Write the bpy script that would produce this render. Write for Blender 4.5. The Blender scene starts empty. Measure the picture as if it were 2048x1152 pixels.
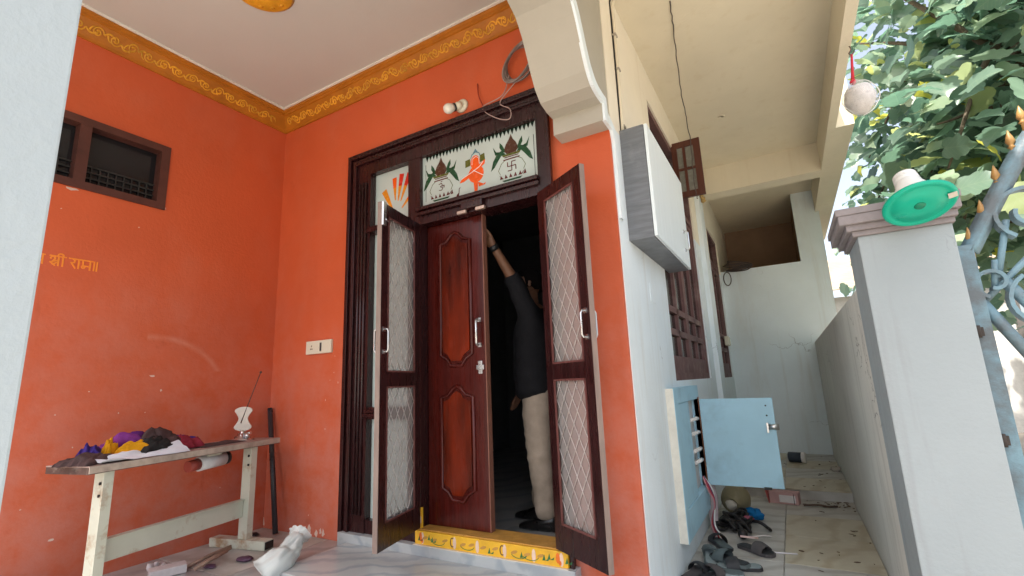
import bpy, bmesh, math, random
from mathutils import Vector, Matrix, noise
random.seed(7)
R = math.radians
scn = bpy.context.scene
COL = scn.collection
# ------------------------------------------------------------------ camera, sky, sun, exposure
F, YAW, PITCH, ROLL = 950.954, R(-29.583), R(11.374), R(-2.346)
CAM = Vector((3.725, -2.475, 1.021))
_fw = Vector((math.sin(YAW)*math.cos(PITCH), math.cos(YAW)*math.cos(PITCH), math.sin(PITCH)))
_rt = Vector((math.cos(YAW), -math.sin(YAW), 0)); _up = _rt.cross(_fw)
RT = _rt*math.cos(ROLL)+_up*math.sin(ROLL); UP = -_rt*math.sin(ROLL)+_up*math.cos(ROLL); FW = _fw
cd = bpy.data.cameras.new('camera'); cam = bpy.data.objects.new('camera', cd); COL.objects.link(cam)
cd.sensor_fit = 'HORIZONTAL'; cd.sensor_width = 36; cd.lens = F*36/2048; cd.clip_start = .02; cd.clip_end = 2000
m3 = Matrix((RT, UP, -FW)).transposed(); cam.matrix_world = Matrix.Translation(CAM) @ m3.to_4x4()
scn.camera = cam
world = bpy.data.worlds.new('World'); scn.world = world; world.use_nodes = True
wn = world.node_tree.nodes; wl = world.node_tree.links
sky = wn.new('ShaderNodeTexSky'); sky.sky_type = 'NISHITA'; sky.sun_disc = False
SUN_EL, SUN_AZ = R(60), R(193)          # azimuth from +y towards +x
sky.sun_elevation = SUN_EL; sky.sun_rotation = SUN_AZ; sky.air_density = 1.0; sky.dust_density = 4.5; sky.ozone_density = 1.0
hs_ = wn.new('ShaderNodeHueSaturation'); hs_.inputs['Saturation'].default_value = .6   # hazy, whitish sky
wl.new(sky.outputs[0], hs_.inputs['Color']); wl.new(hs_.outputs[0], wn['Background'].inputs[0]); wn['Background'].inputs[1].default_value = 0.15
sd = bpy.data.lights.new('sun', 'SUN'); sd.energy = 4.0; sd.angle = R(.6); sd.color = (1, .95, .88)
sun = bpy.data.objects.new('sun', sd); COL.objects.link(sun)
_sd = Vector((math.sin(SUN_AZ)*math.cos(SUN_EL), math.cos(SUN_AZ)*math.cos(SUN_EL), math.sin(SUN_EL)))
sun.rotation_euler = _sd.to_track_quat('Z', 'Y').to_euler(); sun.location = (0, -4, 12)
scn.view_settings.view_transform = 'Standard'; scn.view_settings.look = 'None'; scn.view_settings.gamma = 1
scn.view_settings.use_curve_mapping = False
scn.view_settings.exposure = 1.42
def on(px, py, ax, v):
    """point where the photo's pixel ray meets the plane ax = v"""
    d = FW + RT*((px-1024)/F) - UP*((py-576)/F); i = 'xyz'.index(ax)
    return CAM + d*((v-CAM[i])/d[i])

# ------------------------------------------------------------------ materials
MATS = {}
def mat(name, col, rough=.6, var=.12, scale=3, bump=.0, bscale=60, spec=.4, metal=0, dirt=None, damt=.5, dscale=2.5,
        dlo=.52, dhi=.72, stretch=(1, 1, 1), dstretch=(1, 1, 1), coat=0, rvar=0.1, trans=0, crack=0, streak=None):
    if name in MATS: return MATS[name]
    m = bpy.data.materials.new(name); MATS[name] = m; m.use_nodes = True
    n = m.node_tree.nodes; l = m.node_tree.links; b = n['Principled BSDF']
    g = n.new('ShaderNodeNewGeometry')
    def nz(sc, st, det=5, ro=.6):
        mp = n.new('ShaderNodeMapping'); mp.inputs['Scale'].default_value = st; l.new(g.outputs['Position'], mp.inputs['Vector'])
        t = n.new('ShaderNodeTexNoise'); t.inputs['Scale'].default_value = sc; t.inputs['Detail'].default_value = det
        t.inputs['Roughness'].default_value = ro; l.new(mp.outputs[0], t.inputs['Vector']); return t.outputs['Fac']
    def mr(f, a, c, o0=0., o1=1.):
        q = n.new('ShaderNodeMapRange'); q.inputs[1].default_value = a; q.inputs[2].default_value = c
        q.inputs[3].default_value = o0; q.inputs[4].default_value = o1; l.new(f, q.inputs[0]); return q.outputs[0]
    f = nz(scale, stretch)
    mx = n.new('ShaderNodeMix'); mx.data_type = 'RGBA'
    mx.inputs[6].default_value = (*[max(0, c*(1-var)) for c in col], 1); mx.inputs[7].default_value = (*[min(1, c*(1+var)) for c in col], 1)
    l.new(mr(f, .3, .7), mx.inputs[0]); out = mx.outputs[2]
    if dirt:
        md = n.new('ShaderNodeMix'); md.data_type = 'RGBA'; md.inputs[7].default_value = (*dirt, 1); l.new(out, md.inputs[6])
        l.new(mr(nz(dscale, dstretch, 8, .65), dlo, dhi, 0, damt), md.inputs[0]); out = md.outputs[2]
    if streak:
        md = n.new('ShaderNodeMix'); md.data_type = 'RGBA'; md.inputs[7].default_value = (*streak[0], 1); l.new(out, md.inputs[6])
        l.new(mr(nz(6, (1.6, 1.6, .10), 7, .6), .55, .80, 0, streak[1]), md.inputs[0]); out = md.outputs[2]
    if crack:
        vo = n.new('ShaderNodeTexVoronoi'); vo.feature = 'DISTANCE_TO_EDGE'; vo.inputs['Scale'].default_value = 1.1
        wp_ = n.new('ShaderNodeVectorMath'); wp_.operation = 'ADD'; nn_ = n.new('ShaderNodeTexNoise'); nn_.inputs['Scale'].default_value = 5; nn_.inputs['Detail'].default_value = 6; l.new(g.outputs['Position'], nn_.inputs['Vector'])
        sc_ = n.new('ShaderNodeVectorMath'); sc_.operation = 'SCALE'; sc_.inputs['Scale'].default_value = .35; l.new(nn_.outputs['Color'], sc_.inputs[0]); l.new(g.outputs['Position'], wp_.inputs[0]); l.new(sc_.outputs[0], wp_.inputs[1]); l.new(wp_.outputs[0], vo.inputs['Vector'])
        a_ = mr(vo.outputs['Distance'], .0035, .001, 0, 1); b_ = mr(nz(1.3, (1, 1, 1), 2), .56, .60, 0, crack)
        pr = n.new('ShaderNodeMath'); pr.operation = 'MULTIPLY'; l.new(a_, pr.inputs[0]); l.new(b_, pr.inputs[1])
        mc_ = n.new('ShaderNodeMix'); mc_.data_type = 'RGBA'; mc_.inputs[7].default_value = (.12, .11, .10, 1); l.new(out, mc_.inputs[6]); l.new(pr.outputs[0], mc_.inputs[0]); out = mc_.outputs[2]
    l.new(out, b.inputs['Base Color'])
    b.inputs['Roughness'].default_value = rough; b.inputs['Metallic'].default_value = metal
    if rvar: l.new(mr(nz(scale*2.3, stretch), .3, .7, max(.02, rough-rvar), min(1, rough+rvar)), b.inputs['Roughness'])
    b.inputs['Specular IOR Level'].default_value = spec; b.inputs['Coat Weight'].default_value = coat; b.inputs['Coat Roughness'].default_value = .12
    if trans: b.inputs['Transmission Weight'].default_value = trans
    if bump:
        bp = n.new('ShaderNodeBump'); bp.inputs['Strength'].default_value = bump; bp.inputs['Distance'].default_value = .02
        l.new(nz(bscale, stretch, 6), bp.inputs['Height']); l.new(bp.outputs[0], b.inputs['Normal'])
    m['out'] = 1
    return m
def m_orange():
    m = mat('orange_paint', (.58, .106, .036), rough=.5, var=.10, scale=.9, bump=.12, bscale=45, spec=.35,
            dirt=(.60, .20, .12), damt=.35, dscale=1.8, dlo=.5, dhi=.8, dstretch=(1, 1, .6))
    n = m.node_tree.nodes; l = m.node_tree.links; b = n['Principled BSDF']
    src = b.inputs['Base Color'].links[0].from_socket
    # rubbed chalky arc on the wall above the table
    g = n.new('ShaderNodeNewGeometry'); sp = n.new('ShaderNodeSeparateXYZ'); l.new(g.outputs['Position'], sp.inputs[0])
    cb = n.new('ShaderNodeCombineXYZ'); l.new(sp.outputs[1], cb.inputs[1]); l.new(sp.outputs[2], cb.inputs[2])
    vs = n.new('ShaderNodeVectorMath'); vs.operation = 'DISTANCE'; vs.inputs[1].default_value = (0, -.86, .93); l.new(cb.outputs[0], vs.inputs[0])
    def mt(op, a, bb):
        q = n.new('ShaderNodeMath'); q.operation = op
        for i, x in enumerate((a, bb)):
            if isinstance(x, (int, float)): q.inputs[i].default_value = x
            else: l.new(x, q.inputs[i])
        return q.outputs[0]
    band = mt('MAXIMUM', 0, mt('SUBTRACT', 1, mt('DIVIDE', mt('ABSOLUTE', mt('SUBTRACT', vs.outputs['Value'], .50), 0), .028)))
    side = mt('MULTIPLY', mt('GREATER_THAN', sp.outputs[1], -.92), mt('GREATER_THAN', sp.outputs[2], 1.20))
    near = mt('LESS_THAN', sp.outputs[0], .02)
    t = n.new('ShaderNodeTexNoise'); t.inputs['Scale'].default_value = 9; t.inputs['Detail'].default_value = 6; l.new(g.outputs['Position'], t.inputs['Vector'])
    fac = mt('MULTIPLY', mt('MULTIPLY', band, mt('MULTIPLY', side, near)), mt('MULTIPLY', t.outputs['Fac'], .45))
    mx = n.new('ShaderNodeMix'); mx.data_type = 'RGBA'; mx.inputs[7].default_value = (.75, .42, .32, 1)
    l.new(src, mx.inputs[6]); l.new(fac, mx.inputs[0])
    def nz(sc, det, ro, st=(1, 1, 1)):
        mp = n.new('ShaderNodeMapping'); mp.inputs['Scale'].default_value = st; l.new(g.outputs['Position'], mp.inputs[0])
        q = n.new('ShaderNodeTexNoise'); q.inputs['Scale'].default_value = sc; q.inputs['Detail'].default_value = det; q.inputs['Roughness'].default_value = ro; l.new(mp.outputs[0], q.inputs['Vector']); return q.outputs['Fac']
    def rng(f, a, c, o1):
        q = n.new('ShaderNodeMapRange'); q.interpolation_type = 'SMOOTHSTEP'; q.inputs[1].default_value = a; q.inputs[2].default_value = c; q.inputs[3].default_value = 0; q.inputs[4].default_value = o1; l.new(f, q.inputs[0]); return q.outputs[0]
    # pale film thickening downward: chalky dust with the brighter lower-wall light painted in
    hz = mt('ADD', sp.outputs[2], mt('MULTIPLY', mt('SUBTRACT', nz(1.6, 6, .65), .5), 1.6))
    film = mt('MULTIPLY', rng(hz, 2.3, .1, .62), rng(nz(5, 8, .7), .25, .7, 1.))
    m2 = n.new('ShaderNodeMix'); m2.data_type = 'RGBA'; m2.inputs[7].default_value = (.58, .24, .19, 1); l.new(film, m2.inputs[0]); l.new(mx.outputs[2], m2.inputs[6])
    # dark rub marks and vertical drips
    m4 = n.new('ShaderNodeMix'); m4.data_type = 'RGBA'; m4.inputs[7].default_value = (.24, .040, .016, 1); l.new(m2.outputs[2], m4.inputs[6])
    l.new(mt('MAXIMUM', rng(nz(3.1, 9, .72), .60, .82, .55), rng(nz(7, 5, .6, (1, 1, .12)), .64, .80, .35)), m4.inputs[0])
    l.new(m4.outputs[2], b.inputs['Base Color'])
    return m
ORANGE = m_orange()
WHITE = mat('white_wall_paint', (.76, .84, .87), streak=((.52, .49, .42), .45), crack=.5, rough=.7, var=.04, scale=2, bump=.15, bscale=50, spec=.25, dirt=(.60, .55, .46), damt=.4, dscale=1.7, dlo=.55, dhi=.85, dstretch=(2, 2, .5))
CREAM = mat('cream_paint', (.72, .65, .50), streak=((.55, .43, .25), .3), rough=.7, var=.04, scale=2, bump=.1, bscale=50, spec=.25, dirt=(.55, .45, .3), damt=.35, dscale=1.5, dlo=.58, dhi=.85)
CEIL = mat('ceiling_paint', (.54, .53, .49), rough=.75, var=.03, scale=1, bump=.05, bscale=40, spec=.2)
GPW = mat('gate_pillar_paint', (.31, .355, .375), streak=((.21, .21, .21), .55), crack=.7, rough=.65, var=.03, scale=3, bump=.15, bscale=50, spec=.3, dirt=(.30, .30, .31), damt=.45, dscale=5, dlo=.6, dhi=.8)
ARCHP = mat('arch_cream_paint', (.42, .395, .33), rough=.7, var=.04, scale=2, bump=.1, bscale=50, spec=.25)
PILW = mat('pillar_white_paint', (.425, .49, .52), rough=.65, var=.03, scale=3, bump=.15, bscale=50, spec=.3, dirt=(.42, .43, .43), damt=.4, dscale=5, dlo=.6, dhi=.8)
COMP = mat('compound_wall_paint', (.64, .62, .57), streak=((.30, .28, .25), .5), crack=.8, rough=.75, var=.06, scale=2, bump=.2, bscale=45, spec=.2, dirt=(.22, .2, .17), damt=.6, dscale=2.2, dlo=.55, dhi=.85, dstretch=(2.5, 2.5, .35))
WOOD = mat('dark_varnished_wood', (.026, .0065, .007), rough=.3, var=.35, scale=6, bump=.03, bscale=40, spec=.35, stretch=(4, 4, .4), coat=.25)
WOODR = mat('red_varnished_wood', (.070, .0075, .005), rough=.28, var=.35, scale=5, bump=.02, bscale=30, spec=.3, stretch=(4, 4, .3), coat=.15)
PANELW = mat('polished_red_panel', (.115, .011, .002), rough=.25, var=.8, scale=2.5, bump=.02, bscale=30, spec=.3, stretch=(4, 4, .6), coat=.2)
WOODE = mat('raw_wood_edge', (.27, .20, .17), rough=.7, var=.2, scale=20, stretch=(1, 1, .2))
WINW = mat('dusty_brown_window_paint', (.16, .085, .080), rough=.6, var=.15, scale=6, bump=.1, spec=.3, dirt=(.35, .27, .25), damt=.5, dscale=4)
BROWNW = mat('brown_shutter_wood', (.10, .03, .018), rough=.45, var=.2, scale=8, stretch=(4, 4, .6))
DARKG = mat('dark_window_glass', (.012, .012, .014), rough=.12, var=.1, spec=.5)
BLUE = mat('pale_blue_board', (.39, .63, .76), rough=.55, var=.06, scale=3, bump=.04, dirt=(.20, .3, .36), damt=.4, dscale=4, spec=.35)
BLUEG = mat('blue_gate_paint', (.15, .255, .31), rough=.5, var=.15, scale=6, bump=.2, bscale=80, dirt=(.10, .105, .11), damt=.85, dscale=4, dlo=.44, dhi=.60, spec=.4)
GOLD = mat('gold_cornice_paint', (.42, .14, .008), rough=.5, var=.15, scale=6, bump=.1, bscale=60)
GOLDY = mat('yellow_gold_relief', (.66, .31, .02), rough=.42, var=.35, scale=7, bump=.1, bscale=60)
YELL = mat('yellow_threshold_paint', (.80, .45, .03), rough=.45, var=.1, scale=9, dirt=(.55, .25, .03), damt=.6, dscale=8)
OCHRE = mat('ochre_wood_edge', (.52, .27, .06), rough=.5, var=.2, scale=12)
MARBLE = None
STEEL = mat('brushed_steel', (.62, .62, .62), rough=.28, var=.08, metal=1)
IVORY = mat('ivory_plastic', (.72, .68, .54), rough=.35, var=.03)
BLACKP = mat('black_plastic', (.012, .012, .013), rough=.4, var=.1)
GREYLAM = mat('grey_laminate', (.17, .18, .195), rough=.5, var=.22, scale=5, stretch=(1, 1, 9), bump=.05, dirt=(.38, .38, .38), damt=.35, dscale=6, dlo=.6, dhi=.8)
WHITELAM = mat('white_laminate', (.79, .87, .89), rough=.4, var=.03, scale=4, stretch=(1, 6, .6))
FROST = mat('frosted_white_glass', (.50, .585, .555), rough=.18, var=.05, scale=3, spec=.6)
def flat(name, col, rough=.5, **k): return mat(name, col, rough, var=k.pop('var', .12), scale=k.pop('scale', 12), **k)
def m_marble(name, base, vein, sc=2.2, ang=35, rough=.25, stain=None):
    m = bpy.data.materials.new(name); m.use_nodes = True; n = m.node_tree.nodes; l = m.node_tree.links; b = n['Principled BSDF']
    g = n.new('ShaderNodeNewGeometry'); mp = n.new('ShaderNodeMapping'); mp.inputs['Rotation'].default_value = (R(20), R(15), R(ang)); l.new(g.outputs['Position'], mp.inputs[0])
    w = n.new('ShaderNodeTexWave'); w.inputs['Scale'].default_value = sc; w.inputs['Distortion'].default_value = 7; w.inputs['Detail'].default_value = 5; w.inputs['Detail Scale'].default_value = 1.5
    l.new(mp.outputs[0], w.inputs['Vector'])
    r = n.new('ShaderNodeValToRGB'); r.color_ramp.elements[0].color = (*vein, 1); r.color_ramp.elements[1].color = (*base, 1); r.color_ramp.elements[1].position = .45
    l.new(w.outputs['Fac'], r.inputs[0])
    t = n.new('ShaderNodeTexNoise'); t.inputs['Scale'].default_value = 3; t.inputs['Detail'].default_value = 8; l.new(g.outputs['Position'], t.inputs['Vector'])
    mx = n.new('ShaderNodeMix'); mx.data_type = 'RGBA'; mx.blend_type = 'MULTIPLY'; mx.inputs[0].default_value = .5; l.new(r.outputs[0], mx.inputs[6]); l.new(t.outputs['Fac'], mx.inputs[7])
    mx2 = n.new('ShaderNodeMix'); mx2.data_type = 'RGBA'; mx2.inputs[0].default_value = .45; l.new(mx.outputs[2], mx2.inputs[6]); l.new(r.outputs[0], mx2.inputs[7])
    out = mx2.outputs[2]
    if stain:
        t2 = n.new('ShaderNodeTexNoise'); t2.inputs['Scale'].default_value = 2.2; t2.inputs['Detail'].default_value = 9; t2.inputs['Roughness'].default_value = .7; l.new(g.outputs['Position'], t2.inputs['Vector'])
        q = n.new('ShaderNodeMapRange'); q.inputs[1].default_value = .45; q.inputs[2].default_value = .75; q.inputs[4].default_value = .75; l.new(t2.outputs['Fac'], q.inputs[0])
        m3_ = n.new('ShaderNodeMix'); m3_.data_type = 'RGBA'; m3_.inputs[7].default_value = (*stain, 1); l.new(q.outputs[0], m3_.inputs[0]); l.new(out, m3_.inputs[6]); out = m3_.outputs[2]
    l.new(out, b.inputs['Base Color']); b.inputs['Roughness'].default_value = rough; return m
MARBLE = m_marble('grey_veined_marble', (.44, .44, .43), (.34, .35, .36), 1.3, stain=(.30, .27, .25))
STONEG = m_marble('grey_stone_slab', (.58, .57, .54), (.44, .42, .39), 1.5, 70, .45, (.33, .29, .23))
STONEY = m_marble('yellow_stone_slab', (.60, .55, .43), (.48, .41, .29), 1.5, 20, .45, (.36, .30, .21))
def m_mesh(name, col, alpha):
    m = bpy.data.materials.new(name); m.use_nodes = True; n = m.node_tree.nodes; l = m.node_tree.links
    b = n['Principled BSDF']; b.inputs['Base Color'].default_value = (*col, 1); b.inputs['Roughness'].default_value = .6
    tr = n.new('ShaderNodeBsdfTransparent'); mx = n.new('ShaderNodeMixShader'); mx.inputs[0].default_value = alpha
    l.new(tr.outputs[0], mx.inputs[1]); l.new(b.outputs[0], mx.inputs[2]); l.new(mx.outputs[0], n['Material Output'].inputs[0]); return m
FLYMESH = m_mesh('fine_fly_mesh', (.40, .385, .37), .45)
BAGMAT = m_mesh('thin_white_polythene', (.72, .78, .76), .74)
def m_leaf(name, island):
    m = bpy.data.materials.new(name); m.use_nodes = True; n = m.node_tree.nodes; l = m.node_tree.links; b = n['Principled BSDF']
    if island: q = n.new('ShaderNodeNewGeometry'); rnd = q.outputs['Random Per Island']
    else: q = n.new('ShaderNodeObjectInfo'); rnd = q.outputs['Random']
    r = n.new('ShaderNodeValToRGB'); e = r.color_ramp.elements
    e[0].color = (.055, .105, .075, 1); e[1].color = (.48, .46, .04, 1)
    for p, c in ((.35, (.090, .155, .110, 1)), (.70, (.145, .220, .160, 1)), (.92, (.21, .28, .17, 1)), (.97, (.28, .31, .08, 1))):
        x = e.new(p); x.color = c
    uv = n.new('ShaderNodeUVMap'); uv.uv_map = 'leaf_uv'; sx = n.new('ShaderNodeSeparateXYZ'); l.new(uv.outputs[0], sx.inputs[0])
    def mt(op, a, bb=0.):
        q = n.new('ShaderNodeMath'); q.operation = op
        for i_, x_ in enumerate((a, bb)):
            if isinstance(x_, (int, float)): q.inputs[i_].default_value = x_
            else: l.new(x_, q.inputs[i_])
        return q.outputs[0]
    ax = mt('ABSOLUTE', sx.outputs[0]); mid = mt('LESS_THAN', ax, .016)
    sv = mt('GREATER_THAN', mt('SINE', mt('MULTIPLY', mt('SUBTRACT', sx.outputs[1], mt('MULTIPLY', ax, .75)), 42.)), .93)
    vein = mt('MULTIPLY', mt('MAXIMUM', mid, sv), .30)
    vm = n.new('ShaderNodeMix'); vm.data_type = 'RGBA'; vm.inputs[7].default_value = (.30, .36, .22, 1); l.new(vein, vm.inputs[0]); l.new(r.outputs[0], vm.inputs[6])
    l.new(rnd, r.inputs[0]); l.new(vm.outputs[2], b.inputs['Base Color']); b.inputs['Roughness'].default_value = .33
    tl = n.new('ShaderNodeBsdfTranslucent'); mx = n.new('ShaderNodeMixShader'); mx.inputs[0].default_value = .5
    hs = n.new('ShaderNodeHueSaturation'); hs.inputs['Value'].default_value = 2.2; hs.inputs['Hue'].default_value = .485; l.new(r.outputs[0], hs.inputs['Color']); l.new(hs.outputs[0], tl.inputs[0])
    l.new(b.outputs[0], mx.inputs[1]); l.new(tl.outputs[0], mx.inputs[2]); l.new(mx.outputs[0], n['Material Output'].inputs[0]); return m
LEAF_O = m_leaf('broad_leaf', False); LEAF_S = m_leaf('broad_leaf_mass', True)
BARK = mat('bark', (.10, .075, .05), rough=.9, var=.3, scale=8, bump=.6, bscale=25, stretch=(3, 3, .6))

# ------------------------------------------------------------------ mesh builder
class B:
    def __init__(s): s.v = []; s.f = []; s.sm = []
    def add(s, vs, fs, smooth=False):
        k = len(s.v); s.v += [Vector(x) for x in vs]; s.f += [tuple(i+k for i in f) for f in fs]; s.sm += [smooth]*len(fs); return s
    def box(s, x0, x1, y0, y1, z0, z1, M=None, bev=0):
        vs = [Vector((x, y, z)) for x in (x0, x1) for y in (y0, y1) for z in (z0, z1)]
        fs = [(0, 1, 3, 2), (4, 6, 7, 5), (0, 4, 5, 1), (2, 3, 7, 6), (0, 2, 6, 4), (1, 5, 7, 3)]
        if bev:
            bm = bmesh.new(); bv = [bm.verts.new(v) for v in vs]
            for f in fs: bm.faces.new([bv[i] for i in f])
            bmesh.ops.bevel(bm, geom=bm.edges[:], offset=bev, segments=2, affect='EDGES', profile=.6)
            bm.verts.index_update(); vs = [v.co.copy() for v in bm.verts]; fs = [tuple(v.index for v in f.verts) for f in bm.faces]; bm.free()
        if M: vs = [M @ v for v in vs]
        return s.add(vs, fs)
    def prism(s, pts, ext, M=None, smooth=False):
        """2D outline pts (u,v) in local xy, extruded along local z by ext"""
        n = len(pts); vs = [Vector((u, v, 0)) for u, v in pts]+[Vector((u, v, ext)) for u, v in pts]
        fs = [tuple(range(n))[::-1], tuple(range(n, 2*n))]+[(i, (i+1) % n, n+(i+1) % n, n+i) for i in range(n)]
        if M: vs = [M @ v for v in vs]
        return s.add(vs, fs, smooth)
    def tube(s, path, r, n=8, cap=True, sq=None, closed=False):
        path = [Vector(p) for p in path]; m = len(path); rs = r if isinstance(r, (list, tuple)) else [r]*m
        rings = []; prev = None
        for i, p in enumerate(path):
            if closed: t = path[(i+1) % m]-path[i-1]
            else: t = path[min(i+1, m-1)]-path[max(i-1, 0)]
            t = t.normalized() if t.length > 1e-9 else Vector((0, 0, 1))
            if prev is None:
                a = Vector((0, 0, 1)) if abs(t.z) < .9 else Vector((1, 0, 0)); u = t.cross(a).normalized()
            else:
                u = (prev-t*prev.dot(t)); u = u.normalized() if u.length > 1e-6 else t.orthogonal().normalized()
            prev = u; w = t.cross(u)
            rings.append([p+(u*math.cos(2*math.pi*k/n)+w*math.sin(2*math.pi*k/n)*(sq or 1))*rs[i] for k in range(n)])
        vs = [v for ring in rings for v in ring]; fs = []
        for i in range(m if closed else m-1):
            j = (i+1) % m
            fs += [(i*n+k, i*n+(k+1) % n, j*n+(k+1) % n, j*n+k) for k in range(n)]
        s.add(vs, fs, True)
        if cap and not closed:
            k = len(s.v)-len(vs); s.f += [tuple(k+i for i in range(n))[::-1], tuple(k+(m-1)*n+i for i in range(n))]; s.sm += [False, False]
        return s
    def lathe(s, prof, c=(0, 0, 0), n=20, M=None, smooth=True):
        vs = []; fs = []; m = len(prof)
        for r, z in prof: vs += [Vector((r*math.cos(2*math.pi*k/n), r*math.sin(2*math.pi*k/n), z)) for k in range(n)]
        for i in range(m-1): fs += [(i*n+k, i*n+(k+1) % n, (i+1)*n+(k+1) % n, (i+1)*n+k) for k in range(n)]
        fs += [tuple(range(n))[::-1], tuple((m-1)*n+k for k in range(n))]
        T = (Matrix.Translation(c) @ (M or Matrix()))
        return s.add([T @ v for v in vs], fs, smooth)
    def ball(s, c, r, seg=12, rg=8, M=None, disp=0, seed=0, freq=3):
        rx, ry, rz = r if isinstance(r, (tuple, list)) else (r, r, r); vs = []; fs = []
        for i in range(rg+1):
            a = math.pi*i/rg
            for k in range(seg):
                b = 2*math.pi*k/seg; d = Vector((math.sin(a)*math.cos(b), math.sin(a)*math.sin(b), math.cos(a)))
                q = 1+(disp*noise.noise(d*freq+Vector((seed, seed*1.7, 0))) if disp else 0)
                vs.append(Vector((d.x*rx, d.y*ry, d.z*rz))*q)
        for i in range(rg): fs += [(i*seg+k, (i+1)*seg+k, (i+1)*seg+(k+1) % seg, i*seg+(k+1) % seg) for k in range(seg)]
        T = Matrix.Translation(c) @ (M or Matrix()); return s.add([T @ v for v in vs], fs, True)
    def mesh(s, name, material, off):
        me = bpy.data.meshes.new(name); me.from_pydata([v-off for v in s.v], [], s.f); me.validate()
        bm = bmesh.new(); bm.from_mesh(me); bmesh.ops.remove_doubles(bm, verts=bm.verts, dist=1e-6); bmesh.ops.recalc_face_normals(bm, faces=bm.faces); bm.to_mesh(me); bm.free()
        if len(me.polygons) == len(s.sm): me.polygons.foreach_set('use_smooth', s.sm)
        elif any(s.sm): me.polygons.foreach_set('use_smooth', [True]*len(me.polygons))
        me.materials.append(material); return me
WL = {}
def obj(name, b, material, parent=None, label=None, cat=None, group=None, kind=None):
    xs = [v.x for v in b.v]; ys = [v.y for v in b.v]; zs = [v.z for v in b.v]
    c = Vector(((min(xs)+max(xs))/2, (min(ys)+max(ys))/2, min(zs)))
    o = bpy.data.objects.new(name, b.mesh(name, material, c)); COL.objects.link(o); WL[o] = c
    if parent: o.parent = parent; o.location = c-WL[parent]
    else: o.location = c
    tag(o, label, cat, group, kind); return o
def tag(o, label=None, cat=None, group=None, kind=None):
    for k, v in (('label', label), ('category', cat), ('group', group), ('kind', kind)):
        if v: o[k] = v
    return o
def thing(name, loc, label, cat, group=None):
    o = bpy.data.objects.new(name, None); o.empty_display_size = .1; COL.objects.link(o); o.location = loc; WL[o] = Vector(loc); return tag(o, label, cat, group)
def copy(o, parent, loc, rot=None, scale=None):
    c = o.copy(); COL.objects.link(c); WL[c] = Vector(loc); c.parent = parent
    c.location = Vector(loc)-(WL[parent] if parent else Vector())
    if rot is not None: c.rotation_euler = rot
    if scale is not None: c.scale = scale
    return c
def bez(pts, n=12):
    """Catmull-Rom through pts"""
    P = [Vector(p) for p in pts]; P = [P[0]*2-P[1]]+P+[P[-1]*2-P[-2]]; out = []
    for i in range(1, len(P)-2):
        for k in range(n):
            t = k/n; a, b, c, d = P[i-1:i+3]
            out.append(.5*((2*b)+(c-a)*t+(2*a-5*b+4*c-d)*t*t+(3*b-a-3*c+d)*t**3))
    out.append(P[-2]); return out
# frames: plane x=const (u=+y, v=+z) / plane y=const facing -y (u=+x, v=+z)
def PX(x, y, z): return Matrix.Translation((x, y, z)) @ Matrix(((0, 0, 1, 0), (1, 0, 0, 0), (0, 1, 0, 0), (0, 0, 0, 1)))     # ext -> +x
def PY(x, y, z): return Matrix.Translation((x, y, z)) @ Matrix(((1, 0, 0, 0), (0, 0, -1, 0), (0, 1, 0, 0), (0, 0, 0, 1)))    # ext -> -y

XE, XI, XC, YF = 3.011, 2.71, 4.055, 5.12       # side wall face, arch inner face, compound wall face, far wall
ZC, ZP = 3.52, -.13                              # ceilings, passage floor
# ------------------------------------------------------------------ ground and floors
obj('ground', B().box(-60, 60, -60, 80, -.5, -.16), mat('dusty_ground', (.36, .31, .25), rough=.9, var=.2, scale=.6, bump=.4, bscale=12), kind='structure')
obj('road', B().box(7.5, 13.5, -60, 80, -.3, -.15), mat('grey_concrete_road', (.30, .29, .27), rough=.85, var=.15, scale=1, bump=.2), kind='structure')
pf = obj('porch_floor', B().box(0, XE, -2.9, 0, -.3, -.012), STONEG, kind='structure')
def slabs(parent, x0, x1, y0, y1, nx, ny, z, mats, th=.012, name='floor_slab'):
    w = (x1-x0)/nx; h = (y1-y0)/ny; base = {}
    for i in range(nx):
        for j in range(ny):
            cx, cy = x0+(i+.5)*w, y0+(j+.5)*h; mm = mats((i, j))
            if mm not in base:
                base[mm] = obj(name, B().box(cx-w/2+.003, cx+w/2-.003, cy-h/2+.003, cy+h/2-.003, z-th, z, bev=.002), mm, parent)
            else:
                c = copy(base[mm], parent, (cx, cy, z-th)); c.rotation_euler = (0, 0, 0)
slabs(pf, 0.0, XE, -2.9, -.0, 4, 4, 0., lambda k: MARBLE if sum(k) % 3 else STONEG)
pa = obj('passage_floor', B().box(XE, XC, -6, 2.9, -.3, ZP-.012), STONEG, kind='structure')
slabs(pa, XE, XC, -3.0, 2.9, 2, 10, ZP, lambda k: STONEY if k[0] == 1 and k[1] % 3 else STONEG)
st = obj('passage_step', B().box(XE, XC, 2.9, YF, -.3, -.05), STONEG, kind='structure')
slabs(st, XE, XC, 2.88, YF, 2, 4, -.038, lambda k: STONEY if (k[0]+k[1]) % 2 else STONEG)

# ------------------------------------------------------------------ house
H = thing('house', (1.5, 0, -.13), 'orange and white house with an arched porch and gold cornice', 'house')
FX0, FX1, FZ = .905, 2.635, 2.83                 # door frame outline
b = B()
b.box(-.25, FX0+.01, .0, .2, -.2, 3.52); b.box(FX1-.01, 2.80, 0, .2, -.2, 3.52); b.box(FX0+.01, FX1-.01, 0, .2, FZ-.012, 3.52)
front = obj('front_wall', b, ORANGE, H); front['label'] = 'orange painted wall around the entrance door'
obj('front_wall_edge', B().box(2.80, XE-.004, -.0025, .018, -.2, 2.5), ORANGE, H)
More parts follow.
